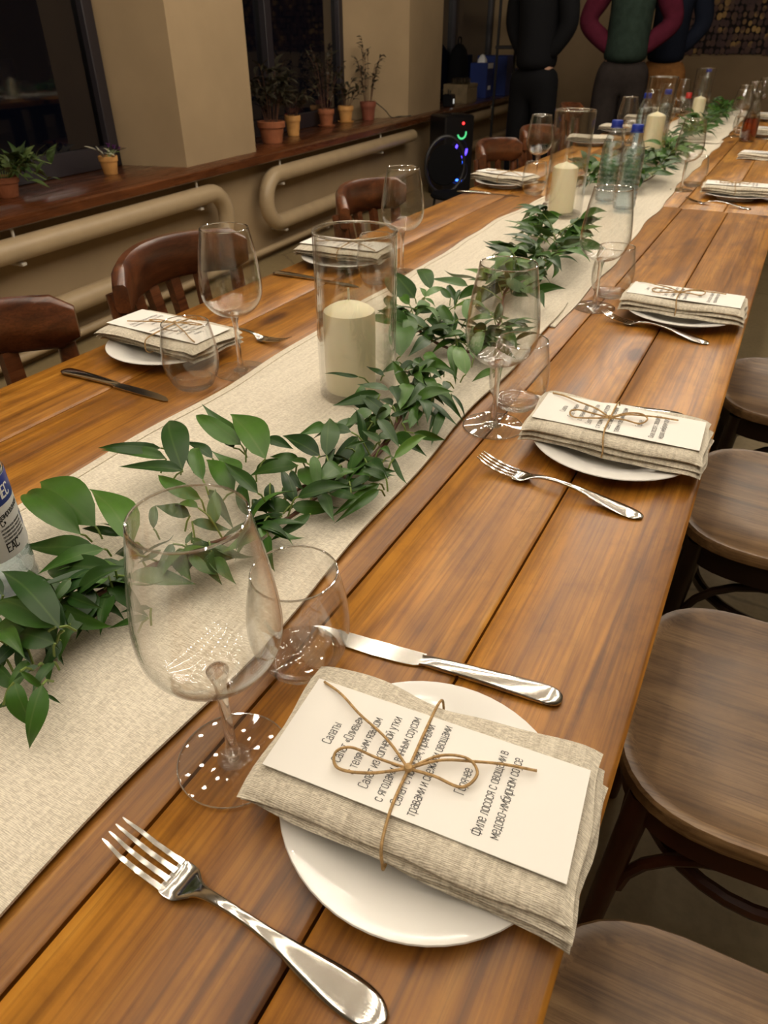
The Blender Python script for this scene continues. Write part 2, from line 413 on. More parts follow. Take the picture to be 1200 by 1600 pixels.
# windows
def window(name, s0, s1, mull):
    e = bpy.data.objects.new(name, None); COL.objects.link(e); e.location = WLOC; e.rotation_euler = (0, 0, WA); e['kind'] = 'structure'
    z0, z1 = SILL, 2.55; fx0, fx1 = -.43, -.36; fw = .07
    MB().bbox(fx0, fx1, s0, s1, z0, z0 + .10, .004).build('frame_rail', M['frame'], e)
    MB().bbox(fx0, fx1, s0, s1, z1 - fw, z1, .004).build('frame_rail', M['frame'], e)
    for s in (s0, s1 - fw): MB().bbox(fx0, fx1, s, s + fw, z0, z1, .004).build('frame_post', M['frame'], e)
    prev = s0 + fw
    for m_ in mull + [s1 - fw]:
        if m_ != s1 - fw: MB().bbox(fx0, fx1 + .01, m_ - .04, m_ + .04, z0, z1, .004).build('mullion', M['frame'], e)
        a, b = prev, (m_ - .04 if m_ != s1 - fw else m_)
        MB().box(-.405, -.395, a, b, z0 + .10, z1 - fw).build('pane', M['pane'], e, smooth=False); prev = m_ + .04
    return e
window('window_1', .80, 3.25, [2.05])
window('window_2', 4.06, 5.98, [4.85])
window('window_3', 7.34, 10.2, [8.75])
# heating pipes below the sill: U-loops on the wall
def pipe_run(name, label, sA, sB, left_bend, right_bend, seed):
    t = thing(name, label, 'radiator pipe', WLOC, WA)
    zt, zb, r, off = .488, .215, .046, .095; rb = (zt - zb) / 2; zm = (zt + zb) / 2
    pts = []
    top0 = sA + (rb if left_bend else 0); top1 = sB - (rb if right_bend else 0)
    n = 12
    pts = [(off, s, zt) for s in [top0 + (top1 - top0) * i / 6 for i in range(7)]]
    if right_bend:
        pts += [(off, top1 + rb * math.sin(PI * i / n), zm + rb * math.cos(PI * i / n)) for i in range(1, n)]
    low = [(off, s, zb) for s in [top1 + (top0 - top1) * i / 6 for i in range(7)]]
    pts += low if right_bend else []
    if left_bend and not right_bend:
        pts = [(off, top1 + (top0 - top1) * i / 6, zt) for i in range(7)]
        pts += [(off, top0 - rb * math.sin(PI * i / n), zm + rb * math.cos(PI * i / n)) for i in range(1, n)]
        pts += [(off, top0 + (top1 - top0) * i / 6, zb) for i in range(7)]
    MB().tube(pts, r, 16).build('pipe', M['pipe'], t)
    for s in ([top1 - .1, top1 - 1.3] if right_bend else [top0 + .05, top0 + 1.6]):
        MB().bbox(0, off + .02, s - .012, s + .012, zt - r - .018, zt - r - .006, .002).build('bracket', M['metal_w'], t)
        MB().bbox(0, off + .02, s - .012, s + .012, zb - r - .018, zb - r - .006, .002).build('bracket', M['metal_w'], t)
        MB().tube([(off, s, zt + r - .005), (off, s, SILL - .05)], .006, 8).build('hanger', M['metal_w'], t)
    return t
pipe_run('heating_pipe', 'cream painted heating pipe loop under the sill, near window, bend to the right', .2, 3.50, False, True, 1)
pipe_run('heating_pipe', 'cream painted heating pipe loop with rounded left bend behind the table', 3.93, 6.35, True, False, 2)
pipe_run('heating_pipe', 'short cream heating pipe under the far sill beside the metal rack', 7.4, 10.2, False, True, 3)
fp = thing('floor_pipe', 'thin cream pipe running along the wall just above the floor', 'pipe', WLOC, WA)
MB().tube([(.05, S0 + .05, .06), (.05, 3, .06), (.05, 6.1, .06)], .02, 10).build('pipe', M['pipe'], fp)
for s in (1.2, 3.0, 4.8): MB().bbox(0, .06, s - .01, s + .01, .03, .042, .002).build('bracket', M['metal_w'], fp)

# ------------------------------------------------------------------ tables
def table(name, label, y0, y1, seams, mat):
    t = thing(name, label, 'table', (0, y0, 0))
    L = y1 - y0; xs = seams
    for k in range(len(xs) - 1):
        a, b = xs[k + 1] + .0012, xs[k] - .0012
        me = MB().bbox(-(b - a) / 2, (b - a) / 2, -L / 2, L / 2, -.038, 0, .0022).mesh('plank', mat)
        inst('plank', me, t, ((a + b) / 2, L / 2, TZ - (.0006 if k % 2 else 0)))
    x0, x1 = xs[-1], xs[0]
    for (px, py) in ((x0 + .10, .12), (x1 - .10, .12), (x0 + .10, L - .12), (x1 - .10, L - .12)):
        MB().bbox(px - .04, px + .04, py - .04, py + .04, 0, TZ - .038, .004).build('leg', M['under'], t)
    for py in (.12, L / 2, L - .12):
        MB().bbox(x0 + .06, x1 - .06, py - .035, py + .035, TZ - .075, TZ - .0385, .003).build('cross_beam', M['under'], t)
    for px in (x0 + .10, x1 - .10):
        MB().bbox(px - .02, px + .02, .16, L - .16, TZ - .12, TZ - .04, .003).build('side_rail', M['under'], t)
    return t
SE = [.004, -.132, -.262, -.395, -.53, -.665, -.81, -.955]
table('plank_table', 'stained pine plank table nearest the camera under the first runner', -.42, 2.452, SE, M['table'])
table('plank_table', 'middle stained pine plank table butted against the near table end', 2.456, 4.95, [x - .012 for x in SE], M['table2'])
table('plank_table', 'farthest plank table in the row, near the standing people', 4.954, 6.35, [x - .012 for x in SE], M['table2'])

# ------------------------------------------------------------------ runners
def runner(name, label, left, right, z, seed, end0=None, end1=None, ny=90, nx=20):
    """left/right: lists of (y, x) edge points, cloth draped flat on the planks"""
    rnd = random.Random(seed)
    def itp(L, y):
        for (ya, xa), (yb, xb) in zip(L, L[1:]):
            if y <= yb: return xa + (xb - xa) * (y - ya) / (yb - ya)
        return L[-1][1]
    ph = [rnd.uniform(0, 6.28) for _ in range(8)]
    def pos(i, j, dz):
        u = j / nx; v = i / ny
        ya = left[0][0] + (left[-1][0] - left[0][0]) * v; yb = right[0][0] + (right[-1][0] - right[0][0]) * v
        y = ya + (yb - ya) * u
        xl = itp(left, y) + .004 * math.sin(9 * y + ph[0]) + .003 * math.sin(21 * y + ph[1])
        xr = itp(right, y) + .004 * math.sin(8 * y + ph[2]) + .003 * math.sin(19 * y + ph[3])
        x = xl + (xr - xl) * u
        w = .0012 * (1 + math.sin(11 * y + 5 * u + ph[4])) + .0009 * (1 + math.sin(17 * y - 9 * u + ph[5]))
        w *= min(1, 6 * min(u, 1 - u) + .15)
        return (x, y, TZ + z + w + dz)
    vs = []; fs = []
    for dz in (0.0, .0011):
        for i in range(ny + 1):
            for j in range(nx + 1): vs.append(pos(i, j, dz))
    W = nx + 1; B = (ny + 1) * W
    for i in range(ny):
        for j in range(nx):
            a = i * W + j
            fs.append((a, a + W, a + W + 1, a + 1)); fs.append((B + a, B + a + 1, B + a + W + 1, B + a + W))
    per = [j for j in range(nx)] + [i * W + nx for i in range(ny)] + [ny * W + j for j in range(nx, 0, -1)] + [i * W for i in range(ny, 0, -1)]
    for k in range(len(per)):
        a, b = per[k], per[(k + 1) % len(per)]; fs.append((a, b, B + b, B + a))
    t = thing(name, label, 'table runner')
    mb = MB(); mb.add(vs, fs); cl = mb.build('cloth', M['runner'], t)
    # stitched hems: a raised double fold along both long edges
    for (u0, u1) in ((.0, .035), (.965, 1.0)):
        h = MB(); vs = []; fs = []
        for i in range(ny + 1):
            for u in (u0, u1):
                p = pos(i, u * nx, 0); vs.append((p[0], p[1], p[2] + .0024))
            for u in (u1, u0):
                p = pos(i, u * nx, 0); vs.append((p[0], p[1], p[2] + .0012))
        for i in range(ny):
            for k in range(4):
                k2 = (k + 1) % 4; fs.append((i * 4 + k, i * 4 + k2, i * 4 + 4 + k2, i * 4 + 4 + k))
        h.add(vs, fs).build('hem', M['hem'], cl, smooth=False)
    return t
runner('table_runner', 'second linen table runner continuing under the end of the near runner',
       [(1.30, -.675), (1.65, -.690), (2.0, -.700), (2.5, -.69), (4.3, -.70)], [(1.22, -.293), (1.5, -.300), (2.45, -.322), (2.83, -.333), (4.3, -.335)], .0006, 2)
runner('table_runner', 'third linen table runner on the far tables',
       [(4.12, -.71), (6.2, -.72)], [(4.15, -.34), (6.2, -.36)], .0040, 3, ny=50)
runner('table_runner', 'oatmeal linen table runner nearest the camera with stitched edge hem',
       [(-.35, -.645), (.5, -.650), (1.0, -.660), (1.64, -.684)], [(-.35, -.286), (.1, -.291), (.8, -.298), (1.1, -.306), (1.36, -.317)], .0045, 1)
ZR = .0095    # resting height over the runner

# ------------------------------------------------------------------ shared meshes of tableware
MESH = {}
# plate
MESH['plate'] = MB().lathe([(0, .004), (.05, .004), (.062, .006), (.075, .0115), (.088, .0155), (.0985, .0175), (.1, .0182), (.0995, .0192),
                            (.097, .0190), (.087, .0175), (.074, .0138), (.062, .0085), (.052, .0065), (0, .0062)], 56).mesh('dish', M['china'], True, 60)
MESH['plate_foot'] = MB().lathe([(.048, .0045), (.050, 0), (.055, 0), (.0565, .0052)], 56, closed=True).mesh('foot_ring', M['china'])
# wine glass
def arc_prof(pts, n=6): return [(p.x, p.y) for p in spline([Vector((a, b, 0)) for a, b in pts], n)]
bo = arc_prof([(.0045, .0885), (.016, .0895), (.031, .0975), (.0415, .111), (.0452, .127), (.0440, .150), (.0398, .180), (.0340, .2115)], 6)
bi = [(max(.0008, r - .0011), z + (.0022 if i < 6 else .0008 if i < 14 else 0)) for i, (r, z) in enumerate(bo)]
bi[0] = (.0006, bo[0][1] + .0045); bi[1] = (.006, bo[0][1] + .0042)
MESH['wg_bowl'] = MB().lathe(bo + [(.0335, .2122)] + bi[::-1], 48).mesh('bowl', M['glass'], True, 70)
MESH['wg_stem'] = MB().lathe([(0, .0020), (.012, .0028), (.0065, .0052), (.0042, .012), (.0036, .030), (.0036, .060), (.0042, .078), (.0068, .0875), (.0075, .0905), (.004, .0935), (0, .0942)], 24).mesh('stem', M['solidglass'], True, 70)
MESH['wg_foot'] = MB().lathe([(0, 0), (.0385, 0), (.0402, .0007), (.0398, .0015), (.025, .0020), (.013, .0030), (.004, .0044), (0, .0046)], 48).mesh('foot', M['glass'], True, 60)
MESH['wg_rim'] = MB().lathe([(.0333 + .0008 * math.cos(2 * PI * k / 8), .2116 + .0008 * math.sin(2 * PI * k / 8)) for k in range(8)], 48, closed=True).mesh('rim', M['rim'])
MESH['wg_frim'] = MB().lathe([(.0398 + .0006 * math.cos(2 * PI * k / 6), .0009 + .0006 * math.sin(2 * PI * k / 6)) for k in range(6)], 48, closed=True).mesh('foot_rim', M['rim'])
# tumbler
to = arc_prof([(.024, .004), (.0325, .012), (.0390, .028), (.0408, .045), (.0392, .066), (.0335, .0965)], 6)
MESH['tb_wall'] = MB().lathe(to + [(.0330, .0972)] + [(r - .0012, z) for r, z in to[::-1]], 48).mesh('wall', M['glass'], True, 70)
MESH['tb_base'] = MB().lathe([(0, .0010), (.018, .0), (.024, .0012), (.0290, .0055), (.0322, .0118), (.0290, .0125), (.020, .0092), (0, .0085)], 48).mesh('base', M['solidglass'], True, 60)
MESH['tb_rim'] = MB().lathe([(.0329 + .0008 * math.cos(2 * PI * k / 8), .0966 + .0008 * math.sin(2 * PI * k / 8)) for k in range(8)], 48, closed=True).mesh('rim', M['rim'])
# fork, along +X from tine tips (x=0) to handle end (x=.2)
def strip(prof):
    """prof rows: x, half width, z centre, half thickness, crown -> closed body with oval section"""
    secs = []
    for (x, w, z, t, cr) in prof:
        ring = []
        for k in range(12):
            a = 2 * PI * k / 12; c, s_ = math.cos(a), math.sin(a)
            ring.append((x, w * math.copysign(abs(c) ** .7, c), z + t * math.copysign(abs(s_) ** .7, s_) + cr * (1 - abs(c)) * (1 if s_ > 0 else .6)))
        secs.append(ring)
    return MB().sweep(secs)
def fine(prof, n=5):
    a = spline([Vector((p[0], p[1], p[2])) for p in prof], n); b = spline([Vector((p[0], p[3], p[4])) for p in prof], n)
    return [(p.x, max(.0003, p.y), p.z, max(.0003, q.y), q.z) for p, q in zip(a, b)]
MESH['fork_body'] = strip(fine([(.047, .0108, .0040, .0011, -.0008), (.052, .0120, .0036, .0011, -.0012), (.060, .0112, .0042, .0012, -.0012), (.067, .0070, .0066, .0013, 0),
                               (.074, .0042, .0092, .0017, 0), (.090, .0033, .0118, .0019, 0), (.110, .0034, .0122, .0019, 0), (.130, .0048, .0104, .0017, .0004), (.150, .0078, .0074, .0014, .0008),
                               (.170, .0102, .0046, .0012, .0012), (.184, .0104, .0032, .0011, .0012), (.194, .0082, .0024, .0010, .0008), (.1995, .0040, .0021, .0008, 0), (.2005, .0008, .0021, .0005, 0)])).mesh('handle', M['steel'], True, 60)
def tine(y):
    return MB().sweep([[(x, y * (1 - .10 * (x < .01)) + w * a, z + h * b) for a, b in ((-1, -1), (1, -1), (1, 1), (-1, 1))]
                       for (x, w, z, h) in ((0, .0004, .0150, .0004), (.004, .0009, .0131, .0007), (.014, .0013, .0089, .0009), (.026, .0015, .0058, .0010), (.038, .0016, .0044, .0011), (.049, .0017, .0040, .0011))]).mesh('tine', M['steel'], True, 60)
MESH['tines'] = [tine(y) for y in (-.0093, -.0031, .0031, .0093)]
# knife, tip at x=0, handle end at x=.218
MESH['knife_blade'] = MB().sweep([[(x, c0, .0008), (x, c1, .0008 + .0001), (x, c1, .0008 + th), (x, c0, .0008 + th * .6)]
     for (x, c0, c1, th) in ((0, .0048, .0056, .0006), (.004, .0005, .0076, .0008), (.012, -.0040, .0084, .0010), (.030, -.0076, .0086, .0012), (.060, -.0086, .0084, .0016), (.085, -.0084, .0080, .0020), (.098, -.0072, .0078, .0024), (.105, -.0045, .0072, .0030))]).mesh('blade', M['steel'], True, 30)
MESH['knife_handle'] = strip(fine([(.102, .0055, .0032, .0016, 0), (.112, .0060, .0036, .0026, 0), (.130, .0068, .0040, .0030, 0), (.160, .0082, .0042, .0032, .0003), (.190, .0098, .0042, .0030, .0004),
                                   (.206, .0102, .0040, .0027, .0003), (.214, .0085, .0036, .0022, 0), (.218, .0045, .0034, .0014, 0), (.2187, .001, .0034, .0006, 0)])).mesh('handle', M['steel'], True, 60)
# folded napkins: layers, seen as separate folds
def fold_mesh(seed, a, b, zc, t, roll, dx, dy, rot):
    rnd = random.Random(seed); ph = [rnd.uniform(0, 6.28) for _ in range(6)]
    NU, NV = 34, 14; vs = []; fs = []
    cr, sr = math.cos(rot), math.sin(rot)
    for side in (1, -1):
        for i in range(NU + 1):
            u = -1 + 2 * i / NU
            for j in range(NV + 1):
                v = -1 + 2 * j / NV; v = math.copysign(1 - (1 - abs(v)) ** 1.7, v)
                pr = math.sqrt(max(0, 1 - abs(v) ** 10)) * (max(0, 1 - abs(u) ** 40)) ** .5
                if v > 0 and roll: pr *= 1 - .35 * v
                X = a * u + .0015 * math.sin(5 * v + ph[0]); pinch = math.exp(-((X + .005) / .028) ** 2)
                Y = b * v * (1 - .055 * pinch) + .0016 * math.sin(3.2 * u + ph[1]) + .0004 * math.sin(9 * u + ph[5])
                rr = math.hypot(X + dx, Y + dy)
                z = zc - .0030 * pinch * (abs(v) ** 2) + .0009 * math.sin(4 * u + 2 * v + ph[2]) + .0004 * math.sin(9 * u - 3 * v + ph[3])
                z -= .010 * max(0, (abs(X) - .088) / .03) ** 2 + .003 * max(0, abs(v) - .75)
                z += side * t / 2 * pr
                vs.append((X * cr - Y * sr + dx, X * sr + Y * cr + dy, z))
    W = NV + 1; B = (NU + 1) * W
    for i in range(NU):
        for j in range(NV):
            q = i * W + j
            fs.append((q, q + W, q + W + 1, q + 1)); fs.append((B + q, B + q + 1, B + q + W + 1, B + q + W))
    per = [j for j in range(NV)] + [i * W + NV for i in range(NU)] + [NU * W + j for j in range(NV, 0, -1)] + [i * W for i in range(NU, 0, -1)]
    for k in range(len(per)):
        p, q = per[k], per[(k + 1) % len(per)]; fs.append((p, B + p, B + q, q))
    return MB().add(vs, fs).mesh('fold', M['napkin'], True, 50)
NAPK = []
for v in range(3):
    rnd = random.Random(50 + v)
    NAPK.append([fold_mesh(v * 10 + 1, .107, .0565, .0232, .0066, False, .002, -.001 - .003 * v, R(-3 + 2 * v)),
                 fold_mesh(v * 10 + 2, .106, .059, .0298, .0066, True, .001, -.001, R(-1 + v)),
                 fold_mesh(v * 10 + 3, .105, .060, .0375, .0095, True, -.001, .001, R(1.0))])
# menu card and its print
MESH['card'] = MB().bbox(-.0975, .0975, -.0395, .0395, 0, .0005, .0001).mesh('sheet', M['card'], False)
def _ring(x0, y0, x1, y1, c=.13):
    return [(x0 + c, y0), (x1 - c, y0), (x1 - c * .25, y0 + c * .35), (x1, y0 + c), (x1, y1 - c), (x1 - c * .25, y1 - c * .35), (x1 - c, y1), (x0 + c, y1), (x0 + c * .25, y1 - c * .35), (x0, y1 - c), (x0, y0 + c), (x0 + c * .25, y0 + c * .35), (x0 + c, y0)]
def _cee(w, h): return [(w, h - .15), (w - .03, h - .06), (w - .12, h), (.12, h), (.03, h - .06), (0, h - .15), (0, .15), (.03, .06), (.12, 0), (w - .12, 0), (w - .03, .06), (w, .15)]
_W, _H = .42, .72
_soft = [(0, _H), (0, 0), (.24, 0), (.33, .08), (.33, .32), (.24, .40), (0, .40)]
GL = {   # stroke letters: (advance, strokes)
 'а': (_W, [_ring(0, 0, _W, .42), [(_W, 0), (_W, .58), (.32, _H), (.12, _H), (.03, .62)]]), 'б': (_W, [_ring(0, 0, _W, .62), [(0, .3), (0, .72), (.1, .9), (_W, .98)]]),
 'в': (_W, [[(0, 0), (0, _H), (.27, _H), (.36, .63), (.36, .48), (.27, .39), (0, .39)], [(.27, .39), (_W, .29), (_W, .1), (.3, 0), (0, 0)]]), 'г': (.36, [[(0, 0), (0, _H), (.36, _H)]]),
 'д': (.5, [[(0, -.13), (0, 0), (.5, 0), (.5, -.13)], [(.07, 0), (.15, _H), (.43, _H), (.43, 0)]]), 'е': (_W, [[(0, .36), (_W, .36), (_W, .57), (.3, _H), (.12, _H), (0, .57), (0, .15), (.12, 0), (.3, 0), (_W, .12)]]),
 'ж': (.7, [[(.35, 0), (.35, _H)], [(0, 0), (.27, .38), (.02, _H)], [(.7, 0), (.43, .38), (.68, _H)], [(.27, .38), (.43, .38)]]), 'з': (.4, [[(0, .6), (.1, _H), (.28, _H), (.38, .62), (.38, .47), (.28, .38), (.12, .38)], [(.28, .38), (.4, .28), (.4, .1), (.3, 0), (.1, 0), (0, .12)]]),
 'и': (_W, [[(0, _H), (0, 0)], [(0, .06), (_W, _H - .06)], [(_W, _H), (_W, 0)]]), 'й': (_W, [[(0, _H), (0, 0)], [(0, .06), (_W, _H - .06)], [(_W, _H), (_W, 0)], [(.08, .95), (.15, .86), (.27, .86), (.34, .95)]]),
 'к': (_W, [[(0, 0), (0, _H)], [(_W, _H), (.06, .36), (_W, 0)]]), 'л': (_W, [[(0, 0), (.08, .06), (.12, _H), (_W, _H), (_W, 0)]]), 'м': (.54, [[(0, 0), (0, _H), (.27, .2), (.54, _H), (.54, 0)]]), 'н': (_W, [[(0, 0), (0, _H)], [(_W, 0), (_W, _H)], [(0, .37), (_W, .37)]]),
 'о': (_W, [_ring(0, 0, _W, _H)]), 'п': (_W, [[(0, 0), (0, _H), (_W, _H), (_W, 0)]]), 'р': (_W, [[(0, -.24), (0, _H)], _ring(0, 0, _W, _H)]), 'с': (_W, [_cee(_W, _H)]), 'т': (_W, [[(0, _H), (_W, _H)], [(_W / 2, 0), (_W / 2, _H)]]),
 'у': (_W, [[(0, _H), (.22, .06)], [(_W, _H), (.16, -.2), (.02, -.23)]]), 'ф': (.66, [[(.33, -.24), (.33, .95)], _ring(0, 0, .66, _H)]), 'ч': (_W, [[(0, _H), (0, .42), (.1, .32), (_W, .32)], [(_W, _H), (_W, 0)]]),
 'щ': (.66, [[(0, _H), (0, 0), (.68, 0), (.68, -.14)], [(.3, 0), (.3, _H)], [(.6, 0), (.6, _H)]]), 'ы': (.54, [_soft, [(.52, 0), (.52, _H)]]), 'ь': (.36, [_soft]), 'я': (_W, [[(_W, 0), (_W, _H), (.12, _H), (0, .62), (0, .44), (.12, .34), (_W, .34)], [(.2, .34), (0, 0)]]),
 'С': (.48, [_cee(.48, 1.0)]), 'О': (.50, [_ring(0, 0, .50, 1.0)]), 'Г': (.40, [[(0, 0), (0, 1), (.40, 1)]]), 'Ф': (.72, [[(.36, -.04), (.36, 1.04)], _ring(0, .14, .72, .88)]), 'Н': (.48, [[(0, 0), (0, 1)], [(.48, 0), (.48, 1)], [(0, .5), (.48, .5)]]),
 'Л': (.50, [[(0, 0), (.1, .08), (.14, 1), (.5, 1), (.5, 0)]]), 'Е': (.42, [[(.42, 0), (0, 0), (0, 1), (.42, 1)], [(0, .52), (.36, .52)]]), 'А': (.54, [[(0, 0), (.27, 1), (.54, 0)], [(.1, .3), (.44, .3)]]),
 '«': (.36, [[(.16, .6), (.02, .38), (.16, .16)], [(.34, .6), (.2, .38), (.34, .16)]]), '»': (.36, [[(.02, .6), (.16, .38), (.02, .16)], [(.2, .6), (.34, .38), (.2, .16)]]), ',': (.08, [[(.06, .06), (0, -.14)]]), '-': (.26, [[(0, .36), (.26, .36)]]), ' ': (.16, [])}
def text_mesh(lines, name, mat, size, sx=1.0, th=.088):
    """lines: (text, x, y, align, rotation, size factor) -> one flat mesh of the printed letters, centred on (x, y)"""
    vs = []; fs = []
    for (tx, x, y, al, rz, k) in lines:
        tot = sum(GL[ch][0] + .17 for ch in tx) - .17; pen = -tot / 2; c, s_ = math.cos(rz), math.sin(rz)
        for ch in tx:
            adv, st = GL[ch]
            for pl in st:
                for (ax, ay), (bx, by) in zip(pl, pl[1:]):
                    dx, dy = bx - ax, by - ay; L = math.hypot(dx, dy) or 1; dx /= L; dy /= L; e = th * .42; h = th / 2; n = len(vs)
                    for (qx, qy) in ((ax - dx * e - dy * h, ay - dy * e + dx * h), (ax - dx * e + dy * h, ay - dy * e - dx * h), (bx + dx * e + dy * h, by + dy * e - dx * h), (bx + dx * e - dy * h, by + dy * e + dx * h)):
                        px, py = (qx + pen) * sx * size * k, (qy - .36) * size * k
                        vs.append((x + px * c - py * s_, y + px * s_ + py * c, 0))
                    fs.append((n, n + 1, n + 2, n + 3))
            pen += adv + .17
    me = bpy.data.meshes.new(name); me.from_pydata(vs, [], fs); me.materials.append(mat); return me
MENU = ['Салаты', 'Салат «Оливье»', 'с телячьим языком', 'Салат из копченой утки', 'с ягодами и винным соусом', 'Салат с лососем, пряными', 'травами и свежими овощами', 'Горячее', 'Филе лосося с овощами в', 'медово-имбирном соусе']
MX = [-.0665, -.0545, -.0425, -.0305, -.0185, -.0075, .0035, .026, .0435, .0535]
MESH['menu'] = text_mesh([(s, x, 0, 'CENTER', PI / 2, 1) for s, x in zip(MENU, MX)], 'print', M['ink'], .0062, .78)
# twine pieces (local to the bundle)
def twist(pts, n=6, r=.0010): return MB().tube(spline(pts, n), r, 6)
ZT = .0455
MESH['tw_wrap'] = MB().tube(spline([(-.009, -.008, ZT + .002), (-.010, .03, ZT), (-.010, .055, .0425), (-.009, .0610, .034), (-.008, .057, .020), (-.007, .03, .0165), (-.006, -.03, .0165),
                                    (-.004, -.057, .019), (-.003, -.0630, .032), (-.006, -.057, .0420), (-.009, -.035, ZT), (-.009, -.008, ZT + .002)], 6), .0010, 6).mesh('wrap', M['twine'])
MESH['tw_l1'] = twist([(-.009, -.008, .048), (-.029, -.010, .050), (-.048, -.010, .051), (-.056, -.017, .050), (-.050, -.025, .0475), (-.030, -.021, .0485), (-.009, -.008, .048)]).mesh('bow_loop', M['twine'])
MESH['tw_l2'] = twist([(-.009, -.008, .048), (.007, .007, .051), (.024, .011, .052), (.0325, .004, .050), (.026, -.007, .0475), (.008, -.007, .0485), (-.009, -.008, .048)]).mesh('bow_loop', M['twine'])
MESH['tw_t1'] = twist([(-.009, -.008, .048), (-.030, .006, .050), (-.055, .018, .049), (-.075, .030, .0475), (-.092, .037, .0455)]).mesh('tail', M['twine'])
MESH['tw_t2'] = twist([(-.009, -.008, .048), (.008, .004, .0505), (.028, .012, .050), (.045, .018, .049), (.066, .023, .0475)]).mesh('tail', M['twine'])
MESH['tw_k'] = MB().lathe([(0, -.003), (.0022, -.0022), (.0032, 0), (.0024, .0022), (0, .003)], 10, (-.009, -.008, .0485)).mesh('knot', M['twine'])

def place(ctr, side, which, *, plate=True, wine=None, tumb=None, fork=None, knife=None, rot=0.0, ps=1.02, variant=0, menu=True, z0=0.0, napk=True, cardrot=None, bow=True, grp=True):
    """one place setting. ctr = plate centre; side +1 faces right, -1 faces the window; other positions are world xy"""
    B = 0.0 if side > 0 else PI
    c = Vector((ctr[0], ctr[1], TZ + z0))
    if plate:
        t = thing('plate', f'white porcelain side plate under the napkin {which}', 'plate', c, 0, 'side plates of the place settings')
        t.scale = (ps, ps, 1); inst('foot_ring', MESH['plate_foot'], inst('dish', MESH['plate'], t))
    dz = 0 if plate else -.0185
    if napk:
        t = thing('napkin', f'folded oatmeal linen napkin {which}', 'napkin', c + Vector((0, 0, dz)), B + rot, 'folded linen napkins')
        for me in NAPK[variant % 3]: inst('fold', me, t)
    if menu:
        cr = rot if cardrot is None else cardrot
        t = thing('menu_card', f'white printed menu card on the napkin {which}', 'menu card', c + Vector((0, 0, dz + .0438)), B + cr, 'menu cards')
        inst('sheet', MESH['card'], t); inst('print', MESH['menu'], t, (0, 0, .0007))
    if bow:
        t = thing('twine_bow', f'jute twine bow tied round the napkin {which}', 'twine', c + Vector((0, 0, dz)), B + rot, 'twine bows')
        for k, nm in (('tw_wrap', 'wrap'), ('tw_l1', 'bow_loop'), ('tw_l2', 'bow_loop'), ('tw_t1', 'tail'), ('tw_t2', 'tail'), ('tw_k', 'knot')): inst(nm, MESH[k], t)
    if wine: wine_glass(wine, which)
    if tumb: tumbler(tumb, which)
    if fork:
        (x0, y0), (x1, y1) = fork; a = math.atan2(y1 - y0, x1 - x0)
        t = thing('fork', f'polished steel table fork {which}', 'fork', (x0, y0, TZ), a, 'forks'); inst('handle', MESH['fork_body'], t)
        for me in MESH['tines']: inst('tine', me, t)
    if knife:
        (x0, y0), (x1, y1) = knife; a = math.atan2(y1 - y0, x1 - x0)
        t = thing('table_knife', f'polished steel table knife {which}', 'knife', (x0, y0, TZ), a, 'table knives')
        inst('blade', MESH['knife_blade'], t); inst('handle', MESH['knife_handle'], t)
def wine_glass(p, which, z=.0008):
    t = thing('wine_glass', f'empty stemmed wine glass {which}', 'wine glass', (p[0], p[1], TZ + z), 0, 'wine glasses')
    inst('rim', MESH['wg_rim'], inst('bowl', MESH['wg_bowl'], t)); inst('stem', MESH['wg_stem'], t)
    inst('foot_rim', MESH['wg_frim'], inst('foot', MESH['wg_foot'], t))
def tumbler(p, which, z=.0008):
    t = thing('tumbler', f'empty stemless tumbler glass {which}', 'tumbler', (p[0], p[1], TZ + z), 0, 'tumblers')
    inst('rim', MESH['tb_rim'], inst('wall', MESH['tb_wall'], t)); inst('base', MESH['tb_base'], t)

place((-.106, .258), 1, 'at the nearest setting on the right table edge', wine=(-.243, .229), tumb=(-.251, .330), fork=((-.271, .144), (-.071, .136)), knife=((-.266, .366), (-.051, .390)), rot=R(4.5), variant=0, ps=.955)
place((-.106, .815), 1, 'at the second setting on the right table edge', wine=(-.262, .808), tumb=(-.255, .880), fork=((-.241, .705), (-.044, .679)), knife=((-.255, .918), (-.038, .951)), rot=R(1.0), variant=1, cardrot=R(1.5))
place((-.110, 1.385), 1, 'at the third setting on the right table edge', wine=(-.266, 1.368), tumb=(-.256, 1.452), fork=((-.238, 1.318), (-.038, 1.262)), rot=R(-1), variant=2)
place((-.135, 2.690), 1, 'at the fourth right setting, past the table joint', wine=(-.314, 2.760), tumb=(-.29, 2.86), fork=((-.27, 2.560), (-.073, 2.520)), rot=R(2), variant=0)
place((-.110, 3.72), 1, 'lying without a plate on the middle table', plate=False, rot=R(-6), variant=2, bow=False)
place((-.16, 4.62), 1, 'beside the amber carafe on the right', wine=(-.31, 4.55), tumb=(-.30, 4.70), knife=((-.27, 4.48), (-.06, 4.47)), rot=R(2), variant=1, bow=False)
place((-.17, 5.55), 1, 'at the farthest setting on the right', wine=(-.32, 5.45), tumb=(-.31, 5.64), rot=R(-3), variant=0, bow=False)
place((-.828, .815), -1, 'at the nearest setting on the window side', wine=(-.675, .801), tumb=(-.700, .722), knife=((-.700, .669), (-.918, .670)), fork=((-.668, .925), (-.868, .930)), rot=R(-2), variant=1)
place((-.852, 1.425), -1, 'at the second setting on the window side', wine=(-.698, 1.405), tumb=(-.715, 1.318), knife=((-.73, 1.276), (-.948, 1.274)), rot=R(3), variant=2)
place((-.875, 2.56), -1, 'at the third window-side setting', wine=(-.805, 2.69), tumb=(-.735, 2.45), rot=R(-14), variant=0, knife=((-.76, 2.40), (-.97, 2.38)))
